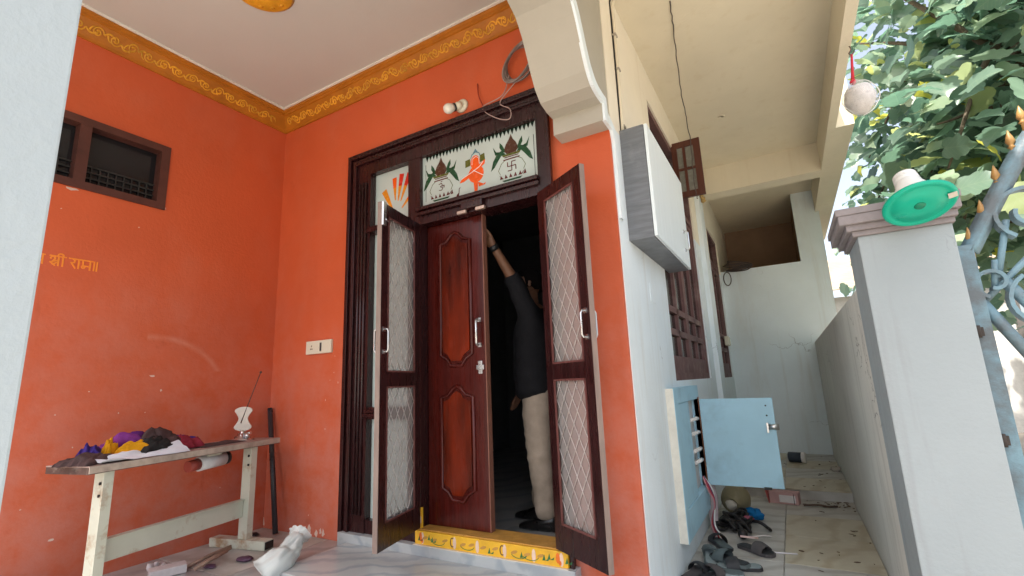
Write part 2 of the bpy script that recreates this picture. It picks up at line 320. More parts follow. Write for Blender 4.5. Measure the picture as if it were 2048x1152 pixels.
# left porch wall with high window opening
W0, W1, WZ0, WZ1 = -2.05, -.905, 2.335, 2.815
b = B(); b.box(-.25, 0, W1, .0, -.2, 3.52); b.box(-.25, 0, -2.9, W0, -.2, 3.52); b.box(-.25, 0, W0, W1, -.2, WZ0); b.box(-.25, 0, W0, W1, WZ1, 3.52)
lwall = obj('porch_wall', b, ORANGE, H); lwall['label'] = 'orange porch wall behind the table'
# side wall (white) with window openings
SW = [(1.10, 2.85, .995, 3.22), (4.02, 5.02, .99, 2.95)]
ZS = 2.48
def wall_band(z0, z1):
    b = B(); ys = [.018]+[v for w_ in SW for v in w_[:2]]+[6.9]
    for k in range(0, len(ys), 2): b.box(2.80, XE, ys[k], ys[k+1], z0, z1)
    for a_, c_, lo, hi in SW:
        if lo > z0: b.box(2.80, XE, a_, c_, z0, min(lo, z1))
        if hi < z1: b.box(2.80, XE, a_, c_, max(hi, z0), z1)
    return b
side = obj('side_wall', wall_band(-.3, ZS), WHITE, H); side['label'] = 'whitewashed lower side wall along the narrow passage'
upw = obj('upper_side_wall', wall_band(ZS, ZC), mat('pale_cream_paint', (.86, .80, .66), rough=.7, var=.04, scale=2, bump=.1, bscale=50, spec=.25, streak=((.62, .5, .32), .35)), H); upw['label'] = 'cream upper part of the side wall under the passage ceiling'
# room inside
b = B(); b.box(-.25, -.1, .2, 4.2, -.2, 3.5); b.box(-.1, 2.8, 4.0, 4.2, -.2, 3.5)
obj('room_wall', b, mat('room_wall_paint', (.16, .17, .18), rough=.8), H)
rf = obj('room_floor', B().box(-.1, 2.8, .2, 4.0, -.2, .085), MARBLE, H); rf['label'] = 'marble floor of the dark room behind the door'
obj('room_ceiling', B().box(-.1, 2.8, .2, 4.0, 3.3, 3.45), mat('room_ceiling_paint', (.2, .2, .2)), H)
# porch ceiling and roof
obj('porch_ceiling', B().box(-.25, XI, -3.2, 0, ZC, 3.7), CEIL, H)  # front overhang, out of view, run forward to keep sun off floor and table
obj('porch_shade_eave', B().box(XI, XE-.012, -3.2, -2.3, ZC, 3.7), CEIL, H)  # unseen eave added to hold the sun patch back from the porch floor
obj('roof_slab', B().box(-.3, 3.0, .0, 7.0, ZC+.002, 3.7), CEIL, H)
obj('passage_ceiling', B().box(XE-.01, 4.31, -2.5, 6.9, ZC, 3.68), CREAM, H)  # unseen front length set so its shadow covers the gate pillar
b = B(); b.box(4.31, 4.378, -2.5, 2.5, 3.2, 3.75)  # unseen front stretch follows the slab lengthened to shade the pillar
obj('edge_beam', b, CREAM, H)
obj('edge_beam', B().box(4.31, 4.52, 2.5, 6.9, 3.198, 3.75), CREAM, H)
obj('cross_beam', B().box(XE, 4.31, 3.5, 3.73, 3.19, ZC), CREAM, H)
# far wall with loft opening
b = B(); b.box(XE, 4.355, YF, YF+.15, -.3, 2.53); b.box(4.05, 4.355, YF, YF+.15, 2.53, 3.198); b.box(4.05, 4.31, YF, YF+.15, 3.198, ZC)
obj('far_wall', b, WHITE, H)
b = B(); b.box(XE, 4.06, 6.6, 6.75, 2.4, ZC); b.box(XE, 4.06, YF+.15, 6.6, 2.44, 2.53); b.box(4.06, 4.2, YF+.15, 6.75, 2.4, ZC)
obj('loft', b, mat('loft_brown_plaster', (.30, .19, .12), rough=.85, var=.15), H)
# arch beam: profile in (y,z), extruded over x
arch = [(-.002, 2.43), (-.12, 2.43), (-.118, 2.535), (-.20, 2.535), (-.28, 2.552), (-.34, 2.605), (-.385, 2.68), (-.42, 2.755), (-.47, 2.85), (-.53, 2.925), (-.62, 2.965), (-.85, 3.02), (-1.145, 3.05)]
prof = arch+[(-2.29-y, z) for y, z in arch[::-1]]+[(-2.29, ZC), (-.002, ZC)]
ab = obj('arch_beam', B().prism(prof, XE-XI, PX(XI, 0, 0)), ARCHP, H); ab['label'] = 'cream arched beam with stepped capital above the door'
# raised trim band following the arch on the outer face
tr = B(); q = [(.02, 2.40), (-.0, 2.43)]+arch[1:]
def offs(pts, d):
    out = []
    for i, p in enumerate(pts):
        a = Vector(pts[max(i-1, 0)]); c = Vector(pts[min(i+1, len(pts)-1)]); t = (c-a).normalized(); out.append((p[0]+t.y*d, p[1]-t.x*d))
    return out
sm = [tuple(v)[:2] for v in bez([(y, z, 0) for y, z in arch[2:]], 5)]
q = [(.03, 1.9), (.03, 2.33), (-.004, 2.425), (-.118, 2.428)]+sm
o2 = [(.075, 1.9), (.075, 2.35), (.045, 2.46), (-.06, 2.50)]+[(y+.045*(1 if z < 2.6 else .9), z+.05) for y, z in sm]
tr.add([(XE-.005, y, z) for y, z in q]+[(XE-.005, y, z) for y, z in o2]+[(XE+.014, y, z) for y, z in q]+[(XE+.014, y, z) for y, z in o2],
       [f for i in range(len(q)-1) for k in (len(q),) for f in ((i, i+1, k+i+1, k+i), (2*k+i, 3*k+i, 3*k+i+1, 2*k+i+1), (i, 2*k+i, 2*k+i+1, i+1), (k+i, k+i+1, 3*k+i+1, 3*k+i))])
obj('arch_trim', tr, WHITE, H)
# front pillar close by the camera
pl = obj('porch_pillar', B().box(XI, XE, -2.85, -2.288, -.2, 3.0, bev=.003), PILW, H); pl['label'] = 'white porch pillar carrying the arch'
# cornice: swept profile along both walls with relief scrolls
CP = [(0, 3.35), (.014, 3.35), (.018, 3.366), (.03, 3.376), (.045, 3.40), (.068, 3.445), (.076, 3.462), (.088, 3.465), (.09, 3.482), (.102, 3.487), (.104, 3.505), (.0, 3.505)]
b = B(); n = len(CP); vs = []
for y0 in (-2.9, None):
    for p, z in CP: vs.append((p, y0 if y0 is not None else -p, z))
for p, z in CP: vs.append((XI, -p, z))
b.add(vs, [(r*n+i, r*n+i+1, (r+1)*n+i+1, (r+1)*n+i) for r in (0, 1) for i in range(n-1)])
cor = obj('cornice', b, GOLD, H); cor['label'] = 'gold plaster cornice with scroll relief'
obj('cornice_gap_filler', B().box(.0, XI, -.118, -.002, 3.507, 3.519).box(.0, .118, -2.9, -.119, 3.507, 3.519), mat('white_filler', (.78, .76, .68), .7), H)
def scroll(flip):
    s = B(); f = -1 if flip else 1
    sp = [(.028*(1-.8*t)*math.cos(t*9), .028*(1-.8*t)*math.sin(t*9)*f, 0) for t in [i/18 for i in range(19)]]
    s.tube(sp, [.0045]*15+[.005, .006, .007, .008], n=5)
    s.tube(bez([(.028, 0, 0), (.05, .018*f, 0), (.075, .012*f, 0), (.095, -.012*f, 0)], 5), [.006]*8+[.005]*4+[.004, .003, .002, .001], n=5)
    s.tube(bez([(.045, .01*f, 0), (.055, -.012*f, 0), (.07, -.02*f, 0)], 4), [.005, .006, .006, .005, .005, .004, .004, .003, .002], n=5)
    s.ball((.075, .012*f, 0), (.009, .009, .006), 6, 4); return s
def put_scroll(proto, M, first):
    pass
scr = [scroll(False), scroll(True)]
meshes = [s.mesh('scroll_relief', GOLDY, Vector()) for s in scr]
cove_a = math.atan2(.069, .038)
def add_scroll(k, wall, t):
    o = bpy.data.objects.new('scroll_relief', meshes[k]); COL.objects.link(o); o.parent = cor
    nrm2 = Vector((math.sin(cove_a), -math.cos(cove_a)))   # out of the cove: (offset, z)
    if wall == 'L': u = Vector((0, 1, 0)); v = Vector((math.cos(cove_a), 0, math.sin(cove_a))); pos = Vector((.050, t, 3.412))
    else: u = Vector((1, 0, 0)); v = Vector((0, -math.cos(cove_a), math.sin(cove_a))); pos = Vector((t, -.050, 3.412))
    w = u.cross(v); M = Matrix((u, v, w)).transposed().to_4x4(); M.translation = pos-WL[cor]+v*random.uniform(-.004, .004); o.matrix_local = M @ Matrix.Rotation(random.uniform(-.12, .12), 4, 'Z') @ Matrix.Diagonal((random.uniform(1.05, 1.2), random.uniform(1.15, 1.4), random.uniform(.9, 1.3), 1))
i = 0; t = -.15
while t > -2.3: add_scroll(i % 2, 'L', t-.09); t -= .098; i += 1
t = .12
while t < 2.6: add_scroll(i % 2, 'D', t); t += .098; i += 1
# ceiling medallion
mdc = on(524, -22, 'z', ZC)
b = B().lathe([(.01, 0), (.05, -.03), (.09, -.022), (.11, -.028), (.15, -.012), (.17, -.016), (.19, 0)][::-1], (mdc.x, mdc.y, ZC-.001), 32)
for k in range(12): b.ball((mdc.x+.13*math.cos(k*math.pi/6), mdc.y+.13*math.sin(k*math.pi/6), ZC-.016), (.018, .018, .012), 8, 5)
obj('ceiling_medallion', b, GOLDY, H)
# paint chips on the orange walls
chip = mat('bare_plaster_chip', (.66, .50, .42), .8)
def chips(parent, pts, ax):
    for px, py, s, asp in pts:
        p = on(px, py, ax, 0.0); k = 7; o = []
        for i in range(k): a = 2*math.pi*i/k; rr = s*random.uniform(.35, .85); o.append((rr*math.cos(a)*asp, rr*math.sin(a)))
        M = PX(-.001, p.y, p.z) if ax == 'x' else PY(p.x, .001, p.z)
        obj('paint_chip', B().prism(o, .002, M), chip, parent)
chips(lwall, [(305, 752, .012, 2.2), (322, 781, .013, .8), (178, 783, .007, 1), (110, 830, .006, 1.1), (237, 826, .006, 1), (102, 1080, .011, 2), (278, 455, .006, 1), (122, 417, .006, 1), (145, 895, .006, 1), (290, 825, .005, 1), (40, 1020, .006, 1), (325, 400, .012, .5), (146, 378, .015, 3), (331, 417, .012, .5), (338, 320, .008, .4), (440, 975, .006, 1)], 'x')
chips(front, [(668, 745, .008, .4), (676, 765, .02, .25), (651, 800, .014, .3), (660, 760, .01, .3), (546, 652, .012, 1), (650, 858, .006, 1), (600, 870, .004, 1), (617, 1030, .005, 1), (1255, 980, .005, 1), (1235, 1120, .006, 1), (915, 240, .012, 3.0), (950, 228, .008, 1.8), (670, 712, .006, .5)], 'y')
# peeled patches of white at the skirting
for px, py, s in ((525, 1065, .03), (600, 1075, .03), (618, 1075, .028), (632, 1090, .024), (608, 1092, .03), (645, 1100, .022), (640, 1086, .015)):
    p = on(px, py, 'y', 0); k = 15; o = [(s*.8*random.uniform(.45, 1.1)*math.cos(2*math.pi*i/k), s*1.1*random.uniform(.5, 1.3)*math.sin(2*math.pi*i/k)) for i in range(k)]
    obj('peeled_patch', B().prism(o, .003, PY(p.x, .001, max(.012, p.z)+random.uniform(0, .04))), chip, front)
# painted words on the left wall (orange strokes)
def words():
    s = B(); h = .057; w = .0080; x = 0; cnt = [0]
    def st(pts, x0):
        for (a, c), (d, e) in zip(pts[:-1], pts[1:]):
            A = Vector((a, c)); D = Vector((d, e)); t = (D-A); L = t.length
            if L < 1e-4: continue
            t /= L; nn = Vector((-t.y, t.x))*w/h/2; A = A-t*w/h/3; D = D+t*w/h/3
            s.prism([((x0+q.x*h), q.y*h) for q in (A-nn, D-nn, D+nn, A+nn)], .0012+.00006*cnt[0], Mw); cnt[0] += 1
    z0 = 1.825; y0 = -1.625
    Mw = PX(-.0006, y0, z0)
    def arc(cx, cy, r, a0, a1, n=7, ry=None): return [(cx+r*math.cos(R(a0+(a1-a0)*i/n)), cy+(ry or r)*math.sin(R(a0+(a1-a0)*i/n))) for i in range(n+1)]
    # double danda
    st([(0, 0), (0, 1)], x); st([(.25, 0), (.25, 1)], x); x += .55*h
    st([(-.1, 1), (.95, 1)], x); st([(.75, 0), (.75, 1)], x); st([(.75, .55), (.3, .55)]+arc(.3, .35, .2, 90, 270), x); x += 1.0*h          # ja
    st([(-.1, 1), (.85, 1)], x); st([(.7, 0), (.7, 1)], x); st([(.05, 1), (.1, .8), (.25, .65), (.1, .5), (.15, .32), (.35, .25), (.7, .4)], x); x += 1.25*h   # ya
    st([(.0, 1), (1.3, 1)], x); st(arc(.25, .75, .18, 200, -40)+[(.15, .25), (.45, .0)], x); st([(.05, .3), (.6, .55)], x); st([(.7, 0), (.7, 1)], x); st([(.25, .1), (.7, .4)], x)
    st([(1.05, 0), (1.05, 1)], x); st([(1.05, 1)]+arc(.85, 1.08, .22, 0, 170), x); x += 1.65*h     # shree
    st([(-.1, 1), (.85, 1)], x); st([(.15, 1), (.4, .85), (.35, .6), (.1, .55), (.45, .0)], x); st([(.72, 0), (.72, 1)], x); x += .95*h   # raa
    st([(-.1, 1), (.95, 1)], x); st([(.1, 1), (.15, .35)], x); st(arc(.18, .25, .12, 90, 400), x); st([(.2, .38), (.75, .38)], x); st([(.75, 0), (.75, 1)], x); x += 1.05*h   # ma
    st([(.05, 0), (.05, 1)], x); st([(.3, 0), (.3, 1)], x)
    return s
wd = obj('painted_words', words(), flat('orange_lettering', (.85, .27, .03)), lwall); wd['label'] = 'orange Devanagari words painted on the porch wall'
# high window in the left wall
b = B(); b.box(-.08, .012, W0, W1, WZ1-.05, WZ1); b.box(-.08, .012, W0, W1, WZ0, WZ0+.05); b.box(-.08, .012, W1-.055, W1, WZ0+.05, WZ1-.05); b.box(-.08, .012, W0, W0+.05, WZ0+.05, WZ1-.05)
b.box(-.078, .010, -1.42, -1.36, WZ0+.05, WZ1-.05)
wnd = obj('window', b, mat('red_brown_window_paint', (.085, .028, .020), rough=.5, var=.2, scale=8), H); wnd['label'] = 'small high ventilator window with red brown frame'
for y0, y1 in ((W0+.05, -1.42), (-1.36, W1-.055)):
    obj('pane', B().box(-.075, -.068, y0, y1, WZ0+.05, WZ1-.05), DARKG, wnd)
    for z in (WZ0+.10, WZ0+.14, WZ0+.18): obj('bar', B().box(-.06, -.05, y0, y1, z, z+.008), mat('dark_iron_bar', (.03, .028, .026), .6), wnd)
    for k in range(1, 9): y = y0+(y1-y0)*k/9; obj('bar', B().box(-.062, -.052, y-.003, y+.003, WZ0+.05, WZ0+.185), MATS['dark_iron_bar'], wnd)
obj('wall_back_plate', B().box(-.249, -.2, W0, W1, WZ0, WZ1), BLACKP, wnd)

# ------------------------------------------------------------------ entrance door
DX0, DX1 = 1.62, 2.553        # clear opening
b = B()
yo, yi = -.035, .12
b.box(FX0, 1.135, yo, yi, .07, FZ)                       # outer left post
b.box(DX1, FX1, yo, yi, .07, FZ-.001)                    # right post
b.box(1.135, DX1, yo, yi, 2.645, FZ)                     # head
b.box(1.51, DX0, yo+.004, yi, .07, 2.645)                # mullion between side light and door
b.box(DX0, DX1, yo+.006, yi, 2.135, 2.255)               # transom
b.box(1.135, 1.51, yo+.006, yi, 2.165, 2.215); b.box(1.135, 1.51, yo+.006, yi, .82, .90); b.box(1.135, 1.51, yo+.006, yi, .07, .17)
df = obj('door_frame', b, WOOD, H); df['label'] = 'dark carved door frame with painted glass lights'
# mouldings: stepped fillets around the frame and fluting on the outer post
b = B()
for k, (d, h) in enumerate(((.0, .012), (.028, .024), (.06, .013), (.085, .02))):
    b.box(FX0-.012+d, FX0+.006+d, yo-h, yo+.001, .075, FZ+.012-d, bev=.003)
    b.box(FX0-.012+d, FX1+.01, yo-h-.001, yo+.001, FZ-.006-d, FZ+.012-d, bev=.003)
b.box(FX1-.012, FX1+.01, yo-.014, yo+.001, .075, FZ-.02, bev=.003)
for z0 in (2.165, .835): b.box(1.12, 1.525, yo-.03, yo+.005, z0, z0+.022, bev=.005); b.box(1.12, 1.525, yo-.018, yo+.005, z0+.026, z0+.046, bev=.005)
b.box(DX0-.02, DX1+.01, yo-.035, yo+.005, 2.225, 2.25, bev=.006); b.box(DX0-.02, DX1+.01, yo-.02, yo+.005, 2.195, 2.22, bev=.005)
b.box(1.99, 2.16, yo-.03, yo+.005, 2.15, 2.20, bev=.008)
obj('moulding', b, WOOD, df)
b = B()
for k in range(3): b.tube([(1.03+k*.032, yo-.004, .2), (1.03+k*.032, yo-.004, 2.58)], .013, 8)
for k in range(3): b.tube([(1.535+k*.026, yo-.002, .95), (1.535+k*.026, yo-.002, 2.12)], .010, 8)
obj('fluted_column', b, WOOD, df)
bead = B().ball((0, 0, 0), (.006, .006, .0085), 6, 4); bb = B()
for k in range(128): bb.add([v+Vector((FX0+.012, yo-.016, .2+k*.02)) for v in bead.v], bead.f, True)
obj('bead_moulding', bb, WOOD, df)
# side light panes
for z0, z1 in ((.17, .82), (.90, 2.165), (2.215, 2.645)): obj('side_light_glass', B().box(1.135, 1.51, .02, .026, z0, z1), FROST, df)
fan = obj('transom_glass', B().box(DX0, DX1, .0, .007, 2.255, 2.645), FROST, df); fan['label'] = 'frosted glass with painted pots, garland and orange deity'
# painted art: helper in glass coordinates (u right, v up, metres)
GREEN = flat('leaf_green_glass_paint', (.012, .065, .025), .25); DKGREEN = flat('dark_green_glass_paint', (.004, .018, .010), .25); MAR = flat('maroon_glass_paint', (.10, .012, .012), .25)
BRN = flat('brown_glass_paint', (.075, .030, .016), .25); ORG = flat('orange_glass_paint', (.80, .10, .008), .25); AMB = flat('amber_glass_paint', (.72, .26, .02), .25); REDP = flat('red_glass_paint', (.60, .03, .015), .25)
OLV = flat('olive_glass_paint', (.10, .11, .012), .25); BLUP = flat('blue_glass_paint', (.10, .22, .28), .25); WHP = flat('white_glass_paint', (.8, .84, .82), .25)
def art(name, polys, m, u0, v0, lift=0, sc=1, y=0.0, parent=None):
    s = B()
    for i_, p in enumerate(polys): s.prism([(a*sc, c*sc) for a, c in p], .0012+.00008*i_, PY(u0, y-.0002-lift, v0))
    return obj(name, s, m, parent or fan)
def line(pts, w):
    out = []
    for (a, c), (d, e) in zip(pts[:-1], pts[1:]):
        t = Vector((d-a, e-c)); t.normalize(); nn = Vector((-t.y, t.x))*w/2
        out.append([(a-nn.x, c-nn.y), (d-nn.x, e-nn.y), (d+nn.x, e+nn.y), (a+nn.x, c+nn.y)])
    return out
def ell(cx, cy, rx, ry, n=16, rot=0):
    return [(cx+rx*math.cos(2*math.pi*i/n)*math.cos(rot)-ry*math.sin(2*math.pi*i/n)*math.sin(rot), cy+rx*math.cos(2*math.pi*i/n)*math.sin(rot)+ry*math.sin(2*math.pi*i/n)*math.cos(rot)) for i in range(n)]
# garland of teeth
teeth = []
nt = 30; wt = (DX1-DX0-.05)/nt
for k in range(nt):
    x = .03+k*wt; d = .024 if k % 3 else .030
    teeth.append([(x, .39), (x+wt*.15, .39-d*.5), (x+wt*.45, .39-d-.012), (x+wt*.75, .39-d*.55), (x+wt, .39)])
art('leaf_garland', teeth, DKGREEN, DX0, 2.255)
art('border_line', line([(.03, .33), (.03, .05)], .003)+line([(.2, .018), (.9, .018), (.9, .30)], .003), DKGREEN, DX0, 2.255)
for u, mark in ((.165, 0), (.735, 1)):
    v = 2.255+.035
    art('pot_base', [[(-.06, 0), (.06, 0), (.075, .012), (-.075, .012)]], GREEN, DX0+u, v)
    art('pot_rim_teeth', [[(-.09+k*.034, .022), (-.066+k*.034, .022), (-.078+k*.034+(k-2.5)*.002, .05)] for k in range(6)]+[[(-.1, .055), (-.07, .022), (-.06, .022)], [(.1, .055), (.07, .022), (.06, .022)]], MAR, DX0+u, v)
    art('pot_outline', line([(-.085, .055), (-.10, .085), (-.075, .13), (-.05, .145)], .003)+line([(.085, .055), (.10, .085), (.075, .13), (.05, .145)], .003), OLV, DX0+u, v)
    art('pot_neck', [[(-.06, .145), (.06, .145), (.06, .153), (-.06, .153)], [(-.05, .162), (.05, .162), (.055, .168), (-.055, .168)]], MAR, DX0+u, v)
    art('pot_collar', [[(-.06, .172), (.06, .172), (.07, .186), (-.07, .186)]], OLV, DX0+u, v)
    art('coconut', [[(-.034, .187), (.034, .187), (.047, .205), (.048, .228), (.036, .256), (.016, .282), (.002, .318), (-.014, .284), (-.036, .256), (-.049, .228), (-.047, .205)]], BRN, DX0+u, v, .0004)
    lv = []
    for sgn in (-1, 1):
        lv += [[(sgn*.040, .188), (sgn*.072, .222), (sgn*.108, .205), (sgn*.138, .160), (sgn*.156, .098), (sgn*.128, .118), (sgn*.10, .155), (sgn*.075, .186)], [(sgn*.044, .20), (sgn*.066, .212), (sgn*.086, .245), (sgn*.084, .282), (sgn*.064, .258), (sgn*.050, .228)], [(sgn*.080, .214), (sgn*.112, .222), (sgn*.136, .262), (sgn*.120, .200), (sgn*.10, .204)]]
    for one in lv: art('mango_leaf', [one], GREEN, DX0+u, v)
    if mark: mk = line([(0, .068), (0, .128)], .006)+line([(-.03, .098), (.03, .098)], .006)+line([(0, .128), (.03, .128)], .006)+line([(0, .068), (-.03, .068)], .006)+line([(.03, .098), (.03, .068)], .006)+line([(-.03, .098), (-.03, .128)], .006)
    else: mk = line([(-.02, .118), (.005, .122), (.012, .105), (-.008, .098), (.014, .088), (.006, .07), (-.018, .074)], .005)+line([(.012, .098), (.028, .104), (.026, .085)], .005)+line([(-.004, .133), (.012, .137)], .004)
    art('pot_mark', mk, MAR, DX0+u, v)
# central orange figure, simplified
u, v = DX0+.46, 2.255+.02
art('figure_body', [ell(.0, .13, .062, .062), ell(-.005, .215, .038, .05), [(-.035, .16), (-.12, .115), (-.135, .095), (-.10, .098), (-.03, .125)], [(.03, .165), (.07, .185), (.075, .215), (.06, .21), (.02, .185)], [(-.02, .075), (-.015, .01), (.01, .01), (.015, .075)], [(.015, .07), (.06, .045), (.075, .055), (.07, .04), (.02, .035)]], ORG, u, v)
art('figure_ear', [[(-.085, .195), (-.045, .20), (-.045, .25), (-.085, .245)], [(.035, .205), (.075, .21), (.07, .262), (.035, .255)]], OLV, u, v)
art('figure_crown', line([(-.04, .25), (-.03, .275), (0, .288), (.028, .275), (.036, .255)], .006)+[[(-.02, .285), (.018, .285), (0, .312)]], BLUP, u, v, .0004)
art('figure_line', line([(-.12, .12), (-.03, .15), (.03, .175), (.06, .205)], .004)+line([(-.02, .16), (.06, .105)], .004)+line([(-.03, .2), (-.028, .24), (.0, .255), (.024, .24), (.03, .195)], .003), WHP, u, v, .0012)
art('small_mark', [[(-.165, .0), (-.14, .0), (-.145, .03), (-.16, .02)]]+line([(-.143, .02), (-.14, .06), (-.13, .065)], .005), MAR, u, v)
# fan rays on the side pane
ray = []
for a0, r0, r1, w, m, m2_ in ((118, .05, .26, .050, AMB, AMB), (93, .13, .31, .042, AMB, ORG), (80, .12, .33, .046, AMB, REDP), (67, .12, .34, .046, AMB, REDP), (43, .08, .22, .034, AMB, ORG)):
    c, s_ = math.cos(R(a0)), math.sin(R(a0)); nx, ny = -s_, c
    def seg(ra, rb, wa, wb): return [(ra*c-nx*wa/2, ra*s_-ny*wa/2), (rb*c-nx*wb/2, rb*s_-ny*wb/2), (rb*c+nx*wb/2, rb*s_+ny*wb/2), (ra*c+nx*wa/2, ra*s_+ny*wa/2)]
    rm = r0+(r1-r0)*.55; wm = .012+(w-.012)*.6
    art('painted_ray', [seg(r0, rm, .008, wm)], m, 1.345, 2.27, 0, 1, .02, df); art('painted_ray_tip', [seg(rm, r1, wm, w)], m2_, 1.345, 2.27, 0, 1, .02, df)
# threshold with motifs
th = obj('threshold', B().box(1.60, 2.615, -.06, .13, .088, .165, bev=.003), YELL, H); th['label'] = 'yellow painted threshold with floral motifs'
obj('threshold_ledge', B().box(1.60, 2.615, -.045, .125, .166, .172), OCHRE, th)
def tart(n, polys, m, u0, lift=0): 
    s = B()
    for i_, p in enumerate(polys): s.prism(p, .001+.00008*i_, PY(u0, -.0602-lift, .09))
    return obj(n, s, m, th)
PINKP = flat('pale_pink_paint', (.75, .55, .42)); GRNP = flat('green_motif_paint', (.03, .16, .05)); ORGP = flat('orange_motif_paint', (.75, .17, .02)); DKP = flat('dark_motif_paint', (.09, .04, .03))
for k, u in enumerate((1.66, 1.90, 2.06, 2.24, 2.42, 2.58)): tart('white_scallop', [ell(0, .036, .012, .034, 10)], PINKP, u)
for u in (1.645, 2.56): tart('orange_bud', [ell(0, .042, .012, .026, 10), ell(.012, .02, .008, .012, 8)], ORGP, u, .0004)
for u in (1.885, 2.225): tart('dark_crescent', line([(.012*math.cos(R(a))*1.2, .038+.024*math.sin(R(a))) for a in range(60, 301, 30)], .005), DKP, u, .0004)
for u, d in ((1.625, .0), (1.70, .01), (1.725, .0), (2.13, -.01), (2.335, -.005), (2.47, .0), (2.50, .008), (2.60, .0)): tart('green_sprig', [[(0, .02+d), (.012, .05+d), (.018, .022+d)], [(.016, .02+d), (.04, .035+d), (.036, .022+d)]], GRNP, u, .0004)
for u in (1.78, 1.99, 2.33, 2.40): tart('thin_tendril', line([(.05*math.cos(R(a)), .035+.025*math.sin(R(a))) for a in range(200, 345, 24)], .003), GRNP, u, .0002)
obj('painted_post_foot', B().box(1.618, 1.630, -.034, -.018, .172, .29, bev=.001), YELL, th)
obj('white_dab', B().prism(ell(0, 0, .005, .022, 8), .001, PY(1.624, -.0342, .22)), PINKP, th)
for u, d in ((1.68, .02), (1.75, .015), (1.83, .02), (1.96, .015), (2.02, .02), (2.10, .016), (2.18, .02), (2.30, .018), (2.38, .016), (2.46, .02)): tart('ochre_dab', [ell(0, .02+d, .022, .008, 8, .3)], OCHRE, u, .0001)
obj('threshold_lip', B().box(1.595, 2.62, -.075, -.0605, .072, .09), flat('pale_lip', (.70, .62, .5)), th)
# solid door leaf (left one, closed) with raised panels
LX0, LX1, LZ0, LZ1 = DX0+.004, 2.088, .174, 2.132
leaf = obj('wooden_door', B().box(LX0, LX1, .045, .085, LZ0, LZ1, bev=.003), WOODR, H); leaf['label'] = 'closed reddish varnished wooden door leaf with two raised panels'
obj('door_edge', B().box(LX1-.004, LX1+.003, .043, .087, LZ0, LZ1), flat('worn_edge', (.22, .09, .06)), leaf)
pc = (LX0+LX1)/2+.005
def panel(z0, z1, hw):
    top = [(-hw, z1-.07), (-hw*.55, z1-.055), (-hw*.25, z1-.015), (0, z1), (hw*.25, z1-.015), (hw*.55, z1-.055), (hw, z1-.07)]
    bot = [(hw, z0+.07), (hw*.6, z0+.045), (hw*.35, z0+.0), (-hw*.35, z0), (-hw*.6, z0+.045), (-hw, z0+.07)]
    o = top+bot; M = PY(pc, .046, 0)
    obj('raised_panel', B().prism([(u*.86, (z0+z1)/2+(v-(z0+z1)/2)*(1-.06/(z1-z0))) for u, v in o], .010, M), PANELW, leaf)
    pts = [M @ Vector((u, v, .004)) for u, v in o]
    obj('panel_moulding', B().tube(pts, .013, 8, closed=True), WOODR, leaf)
panel(1.15, 2.05, .125); panel(.33, 1.02, .125)
def pull(parent, p0, p1, out, r=.007, name='handle', m=STEEL):
    p0, p1, out = Vector(p0), Vector(p1), Vector(out); d = (p1-p0).normalized()
    s = B(); s.tube([p0, p0+out*.8, p0+out+d*.012, p1+out-d*.012, p1+out*.8, p1], r, 8)
    for p in (p0, p1): s.box(-.013, .013, -.013, .013, -.002, .004, Matrix.Translation(p) @ out.to_track_quat('Z', 'Y').to_matrix().to_4x4())
    return obj(name, s, m, parent)
pull(leaf, (2.045, .044, 1.27), (2.045, .044, 1.43), (0, -.04, 0), .009)
s = B(); s.box(2.03, 2.062, .036, .046, 1.09, 1.17, bev=.003); s.box(2.018, 2.075, .034, .044, 1.115, 1.145, bev=.003); s.box(2.04, 2.053, .028, .036, 1.12, 1.14); obj('lock', s, STEEL, leaf)
for x in (1.995, 2.14): obj('tower_bolt', B().box(x-.035, x+.035, yo-.028, yo-.006, 2.125, 2.147, bev=.004), flat('bolt_metal', (.55, .42, .35), .35, metal=.6), df)
